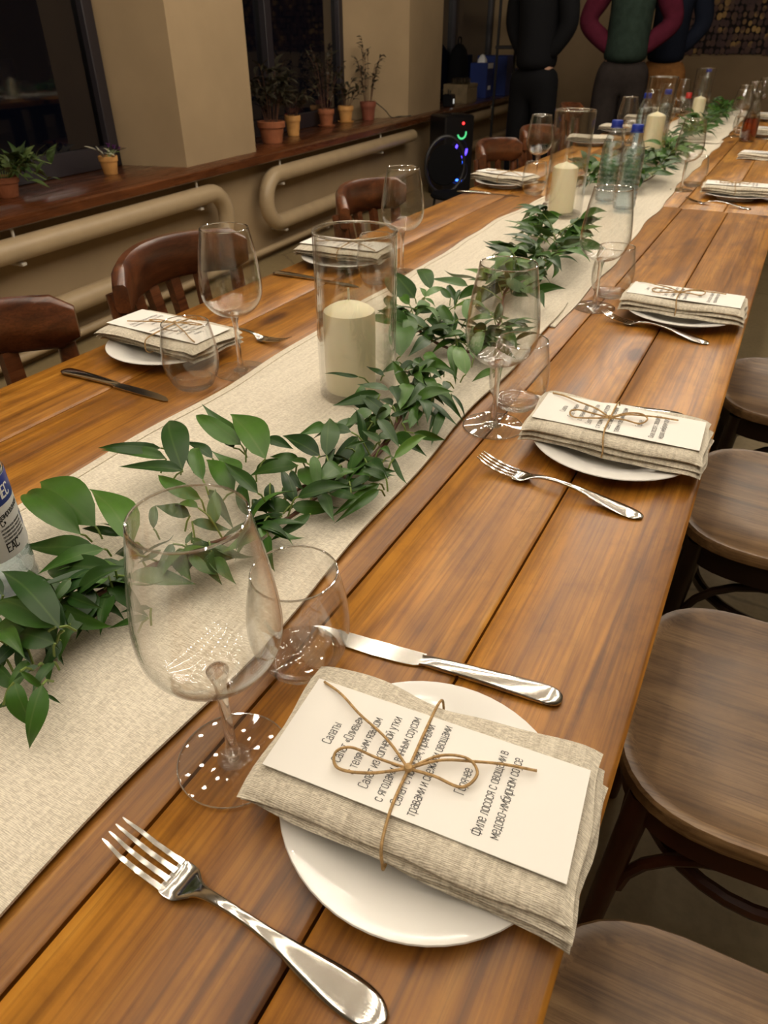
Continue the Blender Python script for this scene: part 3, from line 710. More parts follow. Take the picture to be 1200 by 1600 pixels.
place((-.900, 3.85), -1, 'at the fourth setting on the window side', wine=(-.72, 3.74), tumb=(-.74, 3.98), rot=R(6), variant=1, bow=False, menu=False)
place((-.880, 4.42), -1, 'at the fifth setting on the window side', wine=(-.73, 4.34), tumb=(-.75, 4.54), rot=R(-5), variant=2, bow=False, menu=False)
place((-.880, 5.05), -1, 'at the sixth setting on the window side', wine=(-.74, 4.93), tumb=(-.76, 5.20), rot=R(4), variant=0, bow=False, menu=False)
place((-.880, 5.70), -1, 'at the farthest setting on the window side', wine=(-.75, 5.58), tumb=(-.77, 5.85), rot=R(-4), variant=1, bow=False, menu=False)
wine_glass((-.34, 5.02), 'on the far table beside the third runner')
wine_glass((-.70, 6.05), 'at the very end of the far table')
wine_glass((-.30, 6.05), 'at the far right corner of the last table')

# ------------------------------------------------------------------ candles in glass cylinders
def candle_set(p, hg, hc, which, rg=.0545, rc=.0355, off=(0, 0)):
    t = thing('glass_cylinder', f'clear glass cylinder holding a candle, {which}', 'candle holder', (p[0], p[1], TZ + ZR - .001), 0, 'glass candle cylinders')
    prof = [(rg - .002, 0), (rg, .003), (rg, hg), (rg - .0028, hg), (rg - .0028, .008), (rg - .004, .006)]
    wl_ = MB().lathe(prof, 48).build('wall', M['cylglass'], t)
    MB().lathe([(0, 0), (rg - .003, 0), (rg - .0006, .003), (rg - .003, .0062), (0, .006)], 48).build('base', M['cylglass'], t)
    MB().lathe([(rg - .0014 + .0021 * math.cos(2 * PI * k / 8), hg + .0018 * math.sin(2 * PI * k / 8)) for k in range(8)], 48, closed=True).build('rim', M['solidglass'], wl_)
    c = thing('pillar_candle', f'cream pillar candle in a glass cylinder, {which}', 'candle', (p[0] + off[0], p[1] + off[1], TZ + ZR + .0055), 0, 'pillar candles')
    wx = MB().lathe([(0, 0), (rc - .002, 0), (rc, .002), (rc, hc - .012), (rc - .0012, hc - .006), (rc - .006, hc - .0025), (rc - .015, hc + .002), (.007, hc + .0055), (.002, hc + .0085), (0, hc + .009)], 40).build('wax_body', M['wax'], c)
    MB().tube([(0, 0, hc + .006), (.0004, 0, hc + .014), (-.0006, .0006, hc + .024)], .0016, 7).build('wick', M['wick'], wx)
candle_set((-.468, .806), .220, .118, 'nearest one on the first runner', off=(-.008, -.006))
candle_set((-.553, 2.155), .262, .122, 'second one along, half hidden by greenery', off=(-.006, -.004))
candle_set((-.520, 3.28), .300, .170, 'third one along, behind the water bottles')
candle_set((-.590, 5.18), .275, .122, 'farthest one')

# ------------------------------------------------------------------ water bottles
def bottle(p, which, rz=0.0, k=1.0, label=False, zb=ZR):
    t = thing('water_bottle', f'water bottle with blue cap, {which}', 'bottle', (p[0], p[1], TZ + zb), rz, 'water bottles')
    r = .0325 * k
    pr = [(0, .002), (r * .6, 0), (r * .92, .004), (r, .012)]
    z = .02
    while z < .145 * k:
        dip = .965 if not (.055 * k < z < .115 * k and label) else 1.0
        pr += [(r, z), (r * dip, z + .005), (r, z + .010)]; z += .014
    pr += [(r * .98, .152 * k), (r * .9, .165 * k), (r * .7, .182 * k), (r * .48, .194 * k), (r * .42, .200 * k), (r * .42, .206 * k)]
    inner = [(max(0, a - .0012), b) for a, b in pr if b < .172 * k]
    inner[0] = (0, .0035)
    wtop = inner[-1][1]
    MB().lathe(pr, 28).build('shell', M['petshell'], t)
    MB().lathe(inner + [(0, wtop)], 28).build('water', M['pet'], t)
    MB().lathe([(0, .222 * k), (r * .46, .222 * k), (r * .50, .219 * k), (r * .50, .206 * k), (r * .48, .205 * k), (0, .205 * k)], 24).build('cap', M['cap'], t)
    MB().lathe([(r * .52, .2045 * k), (r * .56, .2045 * k), (r * .56, .2025 * k), (r * .42, .2025 * k)], 24).build('neck_ring', M['cap'], t)
    if label:
        lb = MB().lathe([(r * 1.012, .050 * k), (r * 1.015, .051 * k), (r * 1.015, .117 * k), (r * 1.012, .118 * k)], 40).build('label_sleeve', M['label_w'], t)
        MB().lathe([(r * 1.016, .096 * k), (r * 1.018, .0962 * k), (r * 1.018, .1175 * k), (r * 1.016, .1178 * k)], 40).build('label_band', M['label_b'], lb)
        def wrap(txts, mat, size, rad, nm):
            me = text_mesh(txts, nm, mat, size, .9, .15)
            for v_ in me.vertices:
                a = v_.co.x / rad; y = v_.co.y; v_.co = (rad * math.cos(a), rad * math.sin(a), y)
            inst(nm, me, lb)
        wrap([('Н ЛЕС', 0, .1045 * k, 'CENTER', 0, 1)], M['white'], .0095 * k, r * 1.022, 'brand_print')
        wrap([('я негазированная', 0, .0875 * k, 'CENTER', .12, 1), ('С»', -.006, .0815 * k, 'CENTER', .12, 1), ('ЕАС', -.004, .0590 * k, 'CENTER', 0, 1.5)] +
             [('питьевая вода природная', .002, (.0770 - .0032 * q) * k, 'CENTER', .05, .42) for q in range(5)], M['ink'], .0048 * k, r * 1.019, 'small_print')
        bars = MB()
        for q in range(11):
            a0 = .52 + q * .028; a1 = a0 + (.010 if q % 3 else .018)
            bars.add([(r * 1.019 * math.cos(a), r * 1.019 * math.sin(a), zz * k) for zz in (.066, .079) for a in (a0, a1)], [(0, 1, 3, 2)])
        bars.build('bar_print', M['cap'], lb, smooth=False)
    return t
bottle((-.536, .268), 'standing at the left edge with printed label', rz=R(16), k=1.06, label=True)
bottle((-.487, 2.395), 'left one of the pair behind the second candle')
bottle((-.409, 2.295), 'right one of the pair behind the second candle')
bottle((-.640, 3.70), 'left one of the far pair behind the third candle')
bottle((-.605, 4.02), 'right one of the far pair behind the third candle')
bottle((-.66, 5.95), 'farthest one near the back wall painting', k=1.15)
t = thing('sauce_bottle', 'small bottle with red cap beyond the third candle', 'bottle', (-.60, 4.72, TZ + ZR))
MB().lathe([(0, 0), (.026, 0), (.028, .004), (.028, .10), (.014, .13), (.012, .15)], 20).build('body', M['clearb'], t)
MB().lathe([(0, .175), (.014, .175), (.0155, .172), (.0155, .148), (0, .147)], 20).build('cap', M['red'], t)
t = thing('carafe', 'tall glass carafe of amber drink on the far right', 'carafe', (-.235, 4.36, TZ))
MB().lathe([(0, .003), (.030, 0), (.038, .004), (.040, .05), (.036, .10), (.024, .15), (.020, .19), (.025, .215), (.0235, .215), (.0185, .19), (.0225, .15), (.0345, .10), (.0385, .05), (.036, .006), (0, .006)], 28).build('glass_body', M['clearb'], t)
MB().lathe([(0, .007), (.0345, .007), (.0380, .05), (.0340, .10), (0, .10)], 28).build('drink', M['amber'], t)
t = thing('plate_stack', 'stack of small white plates far down the window side', 'plates', (-.80, 4.70, TZ))
for k in range(4): inst('plate', MESH['plate'], t, (0, 0, .007 * k))

# ------------------------------------------------------------------ greenery
def leaf_mesh(name, w, bend, side, fold, curl, mat):
    nt_, nx = 10, 4; vs = []; fs = []
    for i in range(nt_ + 1):
        t = i / nt_
        f = 2.34 * t ** .66 * (1 - t) ** 1.28 if 0 < t < 1 else 0
        f = max(f, .012 if t < .99 else .003)
        hw = w / 2 * f
        cx = side * 4 * t * (1 - t); cz = bend * 4 * t * (1 - t) + curl * math.sin(2 * PI * t)
        for j in range(nx + 1):
            a = -1 + 2 * j / nx
            vs.append((cx + a * hw, t, cz + fold * abs(a) * hw + .12 * hw * math.sin(5 * t + 2 * a)))
    for i in range(nt_):
        for j in range(nx):
            q = i * (nx + 1) + j; fs.append((q, q + 1, q + nx + 2, q + nx + 1))
    return MB().add(vs, fs).mesh(name, mat, True, 80)
LV = []
_r = random.Random(7)
for k in range(8):
    LV.append(leaf_mesh('leaf', .40, (.07, .12, .03, .16, -.05, .10, .02, .13)[k], (.05, -.06, .02, -.03, .07, -.05, .0, .04)[k], (.25, .35, .15, .45, .2, .3, .5, .1)[k], (.02, -.02, .04, 0, .03, -.03, .01, .02)[k], M['leaf']))
LB = [leaf_mesh('leaf', .42, .08, .05, .25, .02, M['leaf2']), leaf_mesh('leaf', .38, .12, -.05, .35, -.02, M['leaf2'])]
def put_leaf(parent, b, tp, me, w=1.0, roll=0.0, up=None):
    b = Vector(b); tp = Vector(tp); Y = (tp - b); L = Y.length
    if L < 1e-4: return None
    Y.normalize(); upv = Vector(up) if up else Vector((0, 0, 1))
    X = Y.cross(upv)
    if X.length < .05: X = Y.cross(Vector((0, 1, .2)))
    X.normalize(); Z = X.cross(Y).normalized()
    if roll:
        X, Z = X * math.cos(roll) + Z * math.sin(roll), Z * math.cos(roll) - X * math.sin(roll)
    o = bpy.data.objects.new('leaf', me); COL.objects.link(o); o.parent = parent
    o.matrix_local = Matrix(((X.x * L * w, Y.x * L, Z.x * L, b.x), (X.y * L * w, Y.y * L, Z.y * L, b.y), (X.z * L * w, Y.z * L, Z.z * L, b.z), (0, 0, 0, 1)))
    return o
KEEP_OUT = [((-.468, .806), .056), ((-.553, 2.155), .056), ((-.520, 3.28), .056), ((-.590, 5.18), .056), ((-.487, 2.395), .034), ((-.409, 2.295), .034), ((-.536, .268), .036), ((-.64, 3.7), .034), ((-.605, 4.02), .034), ((-.60, 4.72), .04)]
def blocked(p):
    return any(math.hypot(p[0] - c[0], p[1] - c[1]) < r_ for c, r_ in KEEP_OUT)
class Garland:
    def __init__(s, label, seed):
        s.t = thing('leaf_garland', label, 'garland', (0, 0, 0), 0, 'leaf garlands on the runner')
        s.r = random.Random(seed); s.n = 0; s.tw = MB()
    def hand(s, rows):
        for (ub, vb, ut, vt, zb, zt, w, br) in rows:
            b = at(ub, vb, zb); e = at(ut, vt, zt)
            me = s.r.choice(LB) if br else s.r.choice(LV)
            put_leaf(s.t, b, e, me, w * s.r.uniform(.86, 1.0), s.r.uniform(-.25, .25), up=((CAM - b).normalized() * .75 + Vector((0, 0, .5)))); s.n += 1
            q = b + Vector((s.r.uniform(-.012, .012), s.r.uniform(-.012, .012), -.012))
            s.tw.tube([q, (q + b) / 2 + Vector((0, 0, .003)), b], .0010, 5)
    def vine(s, pts, r=.0026):
        P = spline(pts, 8); MB().tube(P, [r * (.8 + .3 * s.r.random()) for _ in P], 7).build('vine', M['vine'], s.t)
        return P
    def sprigs(s, P, every, L=(.045, .065), limit=300, spread=.055, nl=(3, 6), zmax=.085, bright=.12):
        d = 0; last = None
        for i in range(1, len(P)):
            d += (P[i] - P[i - 1]).length
            while d > every:
                d -= every
                base = P[i].copy(); ang = s.r.uniform(0, 2 * PI); el = s.r.uniform(.1, 1.0)
                tl = s.r.uniform(.5, 1.0) * spread
                dirv = Vector((math.cos(ang) * math.cos(el), math.sin(ang) * math.cos(el), math.sin(el)))
                tip = base + dirv * tl
                tip.z = min(tip.z, TZ + zmax); 
                if blocked(tip): continue
                mid = (base + tip) / 2 + Vector((0, 0, .008))
                s.tw.tube(spline([base, mid, tip], 3), .0010, 5)
                n = s.r.randint(*nl)
                bright_s = s.r.random() < bright
                for q in range(n):
                    if s.n >= limit: return
                    f = .35 + .65 * q / max(1, n - 1); b = base.lerp(tip, f) + Vector((0, 0, .006 * math.sin(PI * f)))
                    a2 = ang + (s.r.uniform(.5, 1.3) * (1 if q % 2 else -1) if q < n - 1 else s.r.uniform(-.3, .3))
                    e2 = s.r.uniform(-.5, .45); ll = s.r.uniform(*L)
                    e = b + Vector((math.cos(a2) * math.cos(e2), math.sin(a2) * math.cos(e2), math.sin(e2))) * ll
                    e.z = max(e.z, TZ + .010)
                    if blocked(e) or blocked((b + e) / 2) or not (-.72 < e.x < -.27): continue
                    put_leaf(s.t, b, e, s.r.choice(LB if bright_s else LV), s.r.uniform(.95, 1.3), s.r.uniform(-.6, .6), up=(s.r.uniform(-.5, .5), s.r.uniform(-.7, .3), .7)); s.n += 1
    def done(s):
        o = s.tw.build('twigs', M['twig'], s.t); o['kind'] = 'stuff'
g = Garland('green leaf garland nearest the camera, winding from the left edge to the first candle', 11)
H = .035
g.hand([  # bu bv tu tv zb zt width bright
 (149, 822, 62, 753, .05, .045, 1.15, 0), (126, 835, 41, 772, .05, .045, 1.05, 0), (208, 848, 139, 764, .05, .05, 1.05, 1), (163, 858, 58, 898, .06, .045, .9, 1), (152, 860, 30, 853, .045, .035, .95, 0),
 (181, 891, 74, 893, .05, .03, 1.25, 0), (193, 837, 128, 826, .03, .03, .8, 0), (93, 980, 2, 893, .075, .07, .85, 0), (100, 985, 45, 890, .06, .07, .95, 0), (87, 980, -6, 945, .07, .055, 1.0, 0), (141, 915, 104, 990, .045, .03, 1.2, 0), (184, 930, 130, 972, .035, .018, 1.05, 0), (156, 935, 106, 995, .035, .02, .9, 0),
 (232, 965, 169, 982, .03, .02, .85, 0), (236, 950, 186, 958, .03, .025, .7, 0), (86, 1005, 30, 992, .06, .05, 1.5, 0), (32, 1049, 76, 1082, .06, .04, .8, 0), (66, 1070, 46, 1170, .055, .02, 1.35, 1), (22, 1066, 52, 1138, .055, .025, 1.6, 1), (150, 925, 118, 1000, .04, .025, 1.0, 0), (172, 935, 128, 985, .03, .02, 1.0, 0), (85, 1035, 50, 1085, .045, .04, 1.1, 0), (110, 975, 92, 1035, .045, .03, 1.2, 0), (45, 1030, 8, 1100, .045, .03, 1.1, 0), (40, 1004, 28, 1052, .05, .035, 1.4, 0),
 (70, 1085, 96, 1100, .03, .02, .8, 0), (25, 1092, -8, 1108, .03, .02, .9, 0), (120, 930, 62, 970, .04, .045, 1.0, 0), (60, 985, 5, 1010, .05, .045, 1.1, 0), (80, 1030, 75, 1070, .03, .03, 1.0, 0), (30, 1000, -20, 1050, .045, .045, 1.2, 0), (10, 1030, -30, 1080, .04, .03, 1.0, 0), (0, 960, -60, 990, .05, .04, 1.1, 0), (-10, 1000, -70, 1040, .05, .04, 1.1, 0),
 (251, 700, 153, 700, .055, .055, .85, 0), (260, 717, 158, 703, .05, .05, .75, 0), (286, 736, 185, 729, .05, .045, .85, 0), (314, 780, 247, 742, .045, .05, .9, 0), (285, 734, 264, 657, .05, .05, 1.0, 0), (303, 735, 282, 697, .04, .05, 1.0, 0), (317, 750, 310, 700, .055, .055, .9, 0), (332, 716, 287, 690, .045, .05, 1.1, 0),
 (377, 695, 306, 649, .055, .06, 1.0, 0), (365, 700, 315, 631, .05, .065, 1.0, 0), (415, 717, 359, 647, .055, .055, 1.1, 1), (366, 768, 322, 718, .04, .05, 1.4, 0), (374, 742, 330, 704, .055, .06, 1.2, 0), (403, 771, 350, 722, .055, .06, .9, 0), (465, 727, 390, 744, .065, .05, 1.1, 0), (422, 755, 430, 798, .05, .03, 1.5, 0), (442, 762, 461, 787, .04, .03, 1.4, 0),
 (441, 806, 395, 822, .03, .02, 1.2, 0), (485, 803, 421, 846, .035, .012, .8, 0), (297, 806, 242, 790, .035, .035, 1.3, 0), (240, 826, 243, 790, .03, .035, 1.1, 0), (300, 815, 362, 828, .035, .025, 1.2, 0), (327, 766, 366, 828, .04, .025, .8, 0), (417, 685, 459, 702, .04, .04, 1.3, 0), (300, 840, 330, 885, .03, .02, 1.0, 0), (270, 850, 235, 905, .03, .02, 1.0, 0), (250, 860, 215, 880, .035, .03, 1.1, 0), (290, 850, 300, 830, .03, .03, 1.0, 0),
 (500, 712, 441, 681, .055, .055, 1.25, 0), (506, 663, 462, 682, .035, .04, 1.2, 1), (510, 712, 515, 653, .05, .06, 1.1, 0), (467, 716, 421, 714, .04, .04, 1.2, 0), (490, 712, 500, 776, .055, .03, 1.0, 0), (522, 682, 560, 650, .04, .04, 1.1, 0), (580, 641, 538, 667, .055, .05, 1.2, 0), (607, 632, 580, 668, .06, .045, 1.3, 0), (591, 655, 625, 700, .06, .045, 1.15, 0),
 (590, 625, 519, 633, .055, .05, .9, 0), (595, 690, 565, 672, .045, .05, 1.2, 0), (615, 717, 667, 682, .04, .04, .75, 1), (612, 712, 637, 757, .04, .02, .75, 0), (603, 747, 564, 733, .04, .045, 1.6, 0), (578, 745, 540, 767, .04, .03, 1.2, 0), (546, 752, 489, 779, .04, .025, .95, 0), (593, 756, 515, 810, .03, .018, .6, 0), (592, 765, 522, 818, .03, .014, .7, 0), (595, 700, 612, 715, .04, .04, 1.2, 0), (510, 730, 525, 700, .04, .05, 1.0, 0),
 (20, 960, 60, 1000, .055, .05, 1.2, 0), (50, 940, 110, 985, .055, .045, 1.1, 0), (110, 905, 75, 950, .06, .05, 1.2, 0), (130, 940, 90, 1010, .04, .03, 1.1, 0), (95, 1000, 60, 1050, .04, .03, 1.2, 0), (15, 1010, 50, 1040, .05, .045, 1.2, 0), (60, 1040, 20, 1065, .05, .045, 1.1, 0), (-5, 1040, 30, 1075, .04, .04, 1.2, 0), (5, 930, -40, 900, .06, .06, 1.2, 0), (40, 975, 100, 1040, .03, .02, 1.2, 0), (0, 985, 40, 1030, .06, .06, 1.3, 0), (170, 900, 120, 940, .045, .04, 1.1, 0), (90, 960, 140, 990, .03, .02, 1.0, 0),
 (400, 735, 440, 715, .04, .04, 1.1, 0), (455, 735, 475, 765, .03, .025, 1.0, 0), (395, 780, 420, 805, .03, .02, 1.1, 0), (385, 700, 420, 670, .05, .05, 1.0, 0), (540, 700, 575, 690, .045, .05, .8, 0)])
P1 = g.vine([at(-90, 1000, .03), at(20, 985, .035), at(110, 950, .03), at(190, 908, .022), at(270, 870, .020), at(360, 840, .018), at(440, 815, .018), at(510, 765, .022), at(580, 715, .022), at(625, 655, .03), at(650, 600, .035), at(668, 575, .03)])
P1b = g.vine([at(-90, 1015, .02), at(60, 975, .02), at(210, 905, .016), at(380, 832, .014), at(470, 762, .02), at(560, 735, .02), at(612, 680, .024), at(628, 610, .028)], .002)
g.hand([
 (600, 587, 572, 572, .06, .065, 1.0, 0), (624, 566, 594, 584, .06, .05, 1.4, 0), (646, 565, 618, 582, .06, .05, 1.2, 0), (665, 551, 694, 578, .055, .045, 1.3, 1), (694, 581, 672, 593, .04, .035, 1.4, 0), (561, 589, 506, 584, .06, .06, .45, 0), (569, 604, 549, 622, .055, .05, 1.4, 1), (594, 616, 520, 634, .055, .045, 1.0, 0), (580, 640, 545, 625, .045, .05, 1.2, 0),
 (612, 603, 621, 632, .06, .05, 1.5, 0), (651, 581, 663, 600, .06, .055, 1.5, 1), (669, 605, 633, 639, .05, .045, 1.4, 0), (660, 626, 678, 653, .05, .04, 1.2, 0), (686, 635, 669, 680, .04, .02, .8, 0), (693, 640, 674, 696, .04, .02, .8, 0), (680, 598, 725, 660, .05, .02, .6, 0), (684, 616, 721, 654, .05, .025, .7, 0), (705, 616, 727, 656, .045, .025, .45, 0), (697, 596, 690, 617, .05, .045, 1.4, 0), (628, 661, 645, 655, .04, .04, .9, 0),
 (674, 605, 650, 640, .05, .05, 1.2, 0), (640, 600, 625, 640, .055, .05, 1.2, 0), (668, 590, 690, 620, .05, .045, 1.1, 0), (655, 640, 640, 670, .04, .04, 1.1, 0), (610, 650, 640, 640, .045, .05, 1.0, 0)])
g.sprigs(P1, .015, L=(.042, .062), limit=300, spread=.04, nl=(2, 4), zmax=.05, bright=.04)
g.done()
g = Garland('green leaf garland in the middle, from the first candle to the second candle', 12)
g.hand([(674, 452, 650, 422, .06, .065, 1.0, 0), (648, 466, 612, 433, .06, .06, 1.3, 0), (664, 464, 692, 448, .06, .06, .8, 1), (664, 464, 655, 449, .06, .065, .9, 1), (664, 466, 680, 480, .06, .05, 1.0, 1), (640, 476, 621, 462, .055, .055, 1.2, 1), (613, 484, 605, 461, .05, .05, 1.0, 0), (626, 557, 614, 496, .045, .055, 1.1, 0), (638, 537, 635, 490, .045, .06, 1.0, 0),
 (668, 530, 637, 558, .055, .045, 1.3, 0), (728, 585, 717, 543, .05, .06, 1.3, 1), (774, 578, 737, 597, .04, .025, 1.2, 1), (708, 540, 712, 601, .055, .02, 1.0, 0), (710, 480, 721, 453, .06, .075, .6, 0), (704, 466, 690, 450, .06, .065, 1.1, 0), (664, 470, 646, 499, .06, .05, 1.3, 0), (700, 480, 668, 500, .05, .045, 1.0, 0), (725, 520, 690, 530, .05, .045, 1.0, 0), (740, 560, 760, 520, .04, .05, 1.0, 0), (715, 470, 702, 445, .05, .06, .8, 0), (730, 500, 735, 470, .05, .06, .9, 0)])
P2 = g.vine([at(628, 492, .045), at(640, 500, .035), at(665, 525, .03), at(705, 545, .025), at(750, 545, .025), at(782, 500, .03), at(790, 455, .035), at(825, 430, .03), at(860, 400, .03), at(868, 372, .035), at(838, 345, .035), at(850, 318, .03), at(880, 300, .03), at(915, 286, .03)])
g.sprigs(P2[44:], .0150, L=(.052, .074), limit=215, spread=.080, nl=(3, 6), zmax=.125, bright=.18)
g.sprigs(P2[:44], .014, L=(.042, .062), limit=300, spread=.055, nl=(3, 5), zmax=.08, bright=.12)
g.done()
g = Garland('far green leaf garland past the water bottles along the runner', 13)
P3 = g.vine([at(905, 292, .03), at(940, 270, .03), at(965, 268, .03), Vector((-.45, 2.62, TZ + .03)), Vector((-.42, 2.85, TZ + .03)), Vector((-.45, 3.1, TZ + .04)), Vector((-.44, 3.4, TZ + .035)), Vector((-.50, 3.65, TZ + .035)), Vector((-.48, 3.95, TZ + .035))])
g.sprigs(P3, .026, L=(.058, .080), limit=300, spread=.085, nl=(3, 6), zmax=.11, bright=.1)
g.done()
g = Garland('farthest green leaf garland on the last runner near the far candle', 14)
P4 = g.vine([Vector((-.50, 4.0, TZ + .035)), Vector((-.47, 4.4, TZ + .035)), Vector((-.52, 4.8, TZ + .04)), Vector((-.49, 5.2, TZ + .035)), Vector((-.52, 5.7, TZ + .035)), Vector((-.50, 6.0, TZ + .035))])
g.sprigs(P4, .045, L=(.065, .085), limit=260, spread=.08, nl=(3, 6), zmax=.12, bright=.1)
g.done()

# ------------------------------------------------------------------ chairs by the window: curved top rail and spindles
def rail_mesh(w, sag, z0, z1, th, mat, name='top_rail'):
    secs = []; n = 16
    for i in range(n + 1):
        u = -1 + 2 * i / n
        e = max(0, (abs(u) - .86) / .14); h = (z1 - z0) / 2 * (1 - .42 * e * e); zc = (z0 + z1) / 2 + .012 * (1 - u * u)
        x = sag * u * u; y = w * u; ang = math.atan2(2 * sag * u, w)
        nx_, ny_ = math.cos(ang), -math.sin(ang)
        ring = []
        for (a, b) in ((-.5, -1), (.5, -1), (1, -.8), (1, .8), (.5, 1), (-.5, 1), (-1, .8), (-1, -.8)):
            ring.append((x + nx_ * a * th / 2, y + ny_ * a * th / 2, zc + b * h))
        secs.append(ring)
    return MB().sweep(secs).mesh(name, mat, True, 50)
SEAT_OUT = [(math.copysign(abs(math.cos(a)) ** .55, math.cos(a)), math.copysign(abs(math.sin(a)) ** .55, math.sin(a))) for a in [2 * PI * k / 40 for k in range(40)]]
def seat_mesh(ax, ay, z0, z1, mat, rim=False):
    secs = []
    prof = [(.94, z0), (1.0, z0 + .006), (1.0, z1 - .004), (.985, z1), (.94, z1), (.90, z1 - .006), (.5, z1 - .010), (.02, z1 - .011)] if rim else [(.95, z0), (1.0, z0 + .006), (1.0, z1 - .006), (.96, z1), (.5, z1 - .004), (.02, z1 - .005)]
    for (k, z) in prof: secs.append([(ax * k * c * (1 - .05 * s_ * s_), ay * k * s_ * (1 + .05 * c), z) for c, s_ in SEAT_OUT])
    return MB().sweep(secs).mesh('seat', mat, True, 40)
CH = {}
CH['rail'] = rail_mesh(.205, .085, .742, .830, .026, M['chair'])
CH['seat'] = seat_mesh(.20, .20, .43, .455, M['chair'])
def spindle(y):
    x0 = -.17; sag = .085 * (y / .205) ** 2
    return MB().sweep([[(x0 + (x - x0) * 1 + a * .0085, yy + b * .014, z) for a, b in ((-1, -1), (1, -1), (1, 1), (-1, 1))] for (x, yy, z) in ((x0 + .01, y * .8, .45), (-.205 + sag * .6, y * .92, .62), (-.235 + sag, y, .755))]).mesh('spindle', M['chair'], True, 30)
CH['spindles'] = [spindle(y) for y in (-.105, -.035, .035, .105)]
def bpost(s):
    return MB().tube([(-.215, s * .17, 0), (-.185, s * .172, .25), (-.175, s * .178, .45), (-.165, s * .186, .65), (-.178, s * .192, .765), (-.184, s * .193, .79)], [.015, .018, .019, .018, .015, .012], 10).mesh('post', M['chair'])
def fleg(s): return MB().tube([(.175, s * .175, 0), (.165, s * .165, .44)], [.013, .019], 10).mesh('leg', M['chair'])
CH['posts'] = [bpost(-1), bpost(1)]; CH['legs'] = [fleg(-1), fleg(1)]
CH['str'] = [MB().tube([(-.195, s * .172, .2), (.168, s * .168, .2)], .010, 8).mesh('stretcher', M['chair']) for s in (-1, 1)]
def rail_chair(x, y, rz, label):
    t = thing('spindle_chair', label, 'chair', (x, y, 0), rz, 'spindle-back chairs on the window side')
    inst('top_rail', CH['rail'], t, (-.236, 0, 0)); inst('seat', CH['seat'], t)
    for me in CH['spindles']: inst('spindle', me, t)
    for me in CH['posts']: inst('post', me, t)
    for me in CH['legs']: inst('leg', me, t)
    for me in CH['str']: inst('stretcher', me, t)
rail_chair(-.855, .565, R(-3), 'brown spindle-back chair at the left edge, nearest on the window side')
rail_chair(-.880, 1.115, R(4), 'brown spindle-back chair behind the nearest window-side napkin')
rail_chair(-.870, 1.90, R(4), 'brown spindle-back chair behind the second window-side wine glass')
rail_chair(-.900, 3.02, R(-2), 'brown spindle-back chair behind the third window-side setting')
rail_chair(-.920, 3.62, R(-4), 'brown spindle-back chair beyond the third window-side setting')
rail_chair(-1.16, 5.10, R(2), 'reddish chair back showing above the second glass cylinder')

# bentwood chairs on the right side
def bent_chair(x, y, rz, label, frame):
    t = thing('bentwood_chair', label, 'chair', (x, y, 0), rz, 'bentwood chairs on the right side')
    key = 'b' + frame
    if key not in CH:
        fm = M[frame]
        d = {}
        d['seat'] = seat_mesh(.205, .195, .448, .474, M['chair_seat'], True)
        d['apron'] = MB().sweep([[(.192 * k * c * (1 - .05 * s_ * s_), .183 * k * s_ * (1 + .05 * c), z) for c, s_ in SEAT_OUT] for (k, z) in ((.88, .405), (1, .405), (1, .449), (.88, .449))]).mesh('apron', fm, True, 40)
        d['legs'] = [MB().tube([(sx * .175, sy * .172, 0), (sx * .165, sy * .162, .25), (sx * .155, sy * .150, .445)], [.012, .015, .017], 10).mesh('leg', fm) for sx in (-1, 1) for sy in (-1, 1)]
        ring = [(.150 * c, .146 * s_, .30) for c, s_ in [(math.cos(2 * PI * k / 32), math.sin(2 * PI * k / 32)) for k in range(33)]]
        d['ring'] = MB().tube(ring, .010, 8, cap=False).mesh('ring_stretcher', fm)
        d['brace'] = [MB().tube([(sx * .163 + .0 * k, .15 * math.cos(PI * k / 12), .26 + .135 * math.sin(PI * k / 12)) for k in range(13)], .008, 8).mesh('arch_brace', fm) for sx in (-1, 1)] + \
                     [MB().tube([(.15 * math.cos(PI * k / 12), sy * .160, .26 + .135 * math.sin(PI * k / 12)) for k in range(13)], .008, 8).mesh('arch_brace', fm) for sy in (-1, 1)]
        hoop = [(-.165 - .07 * min(1, max(0, z - .45) / .42), y_, z) for (y_, z) in [(-.16, .42), (-.175, .60), (-.17, .75), (-.13, .84), (-.05, .875), (.05, .875), (.13, .84), (.17, .75), (.175, .60), (.16, .42)]]
        d['hoop'] = MB().tube(spline(hoop, 5), .012, 10).mesh('back_hoop', fm)
        inn = [(-.163 - .06 * min(1, max(0, z - .45) / .42), y_, z) for (y_, z) in [(-.09, .45), (-.10, .62), (-.07, .74), (0, .78), (.07, .74), (.10, .62), (.09, .45)]]
        d['inner'] = MB().tube(spline(inn, 5), .009, 8).mesh('inner_hoop', fm)
        CH[key] = d
    d = CH[key]
    inst('seat', d['seat'], t); inst('apron', d['apron'], t); inst('ring_stretcher', d['ring'], t); inst('back_hoop', d['hoop'], t); inst('inner_hoop', d['inner'], t)
    for me in d['legs']: inst('leg', me, t)
    for me in d['brace']: inst('arch_brace', me, t)
bent_chair(.185, .228, PI + R(4), 'bentwood chair with rimmed wooden seat in the bottom right corner', 'chair_red')
bent_chair(.190, .735, PI + R(2), 'bentwood chair with worn wooden seat below the nearest menu card', 'chair_red')
bent_chair(.185, 1.285, PI - R(1), 'dark-framed bentwood chair beside the second napkin on the right', 'chair_dark')
bent_chair(.190, 1.86, PI + R(2), 'dark-framed bentwood chair beyond the third napkin on the right', 'chair_dark')

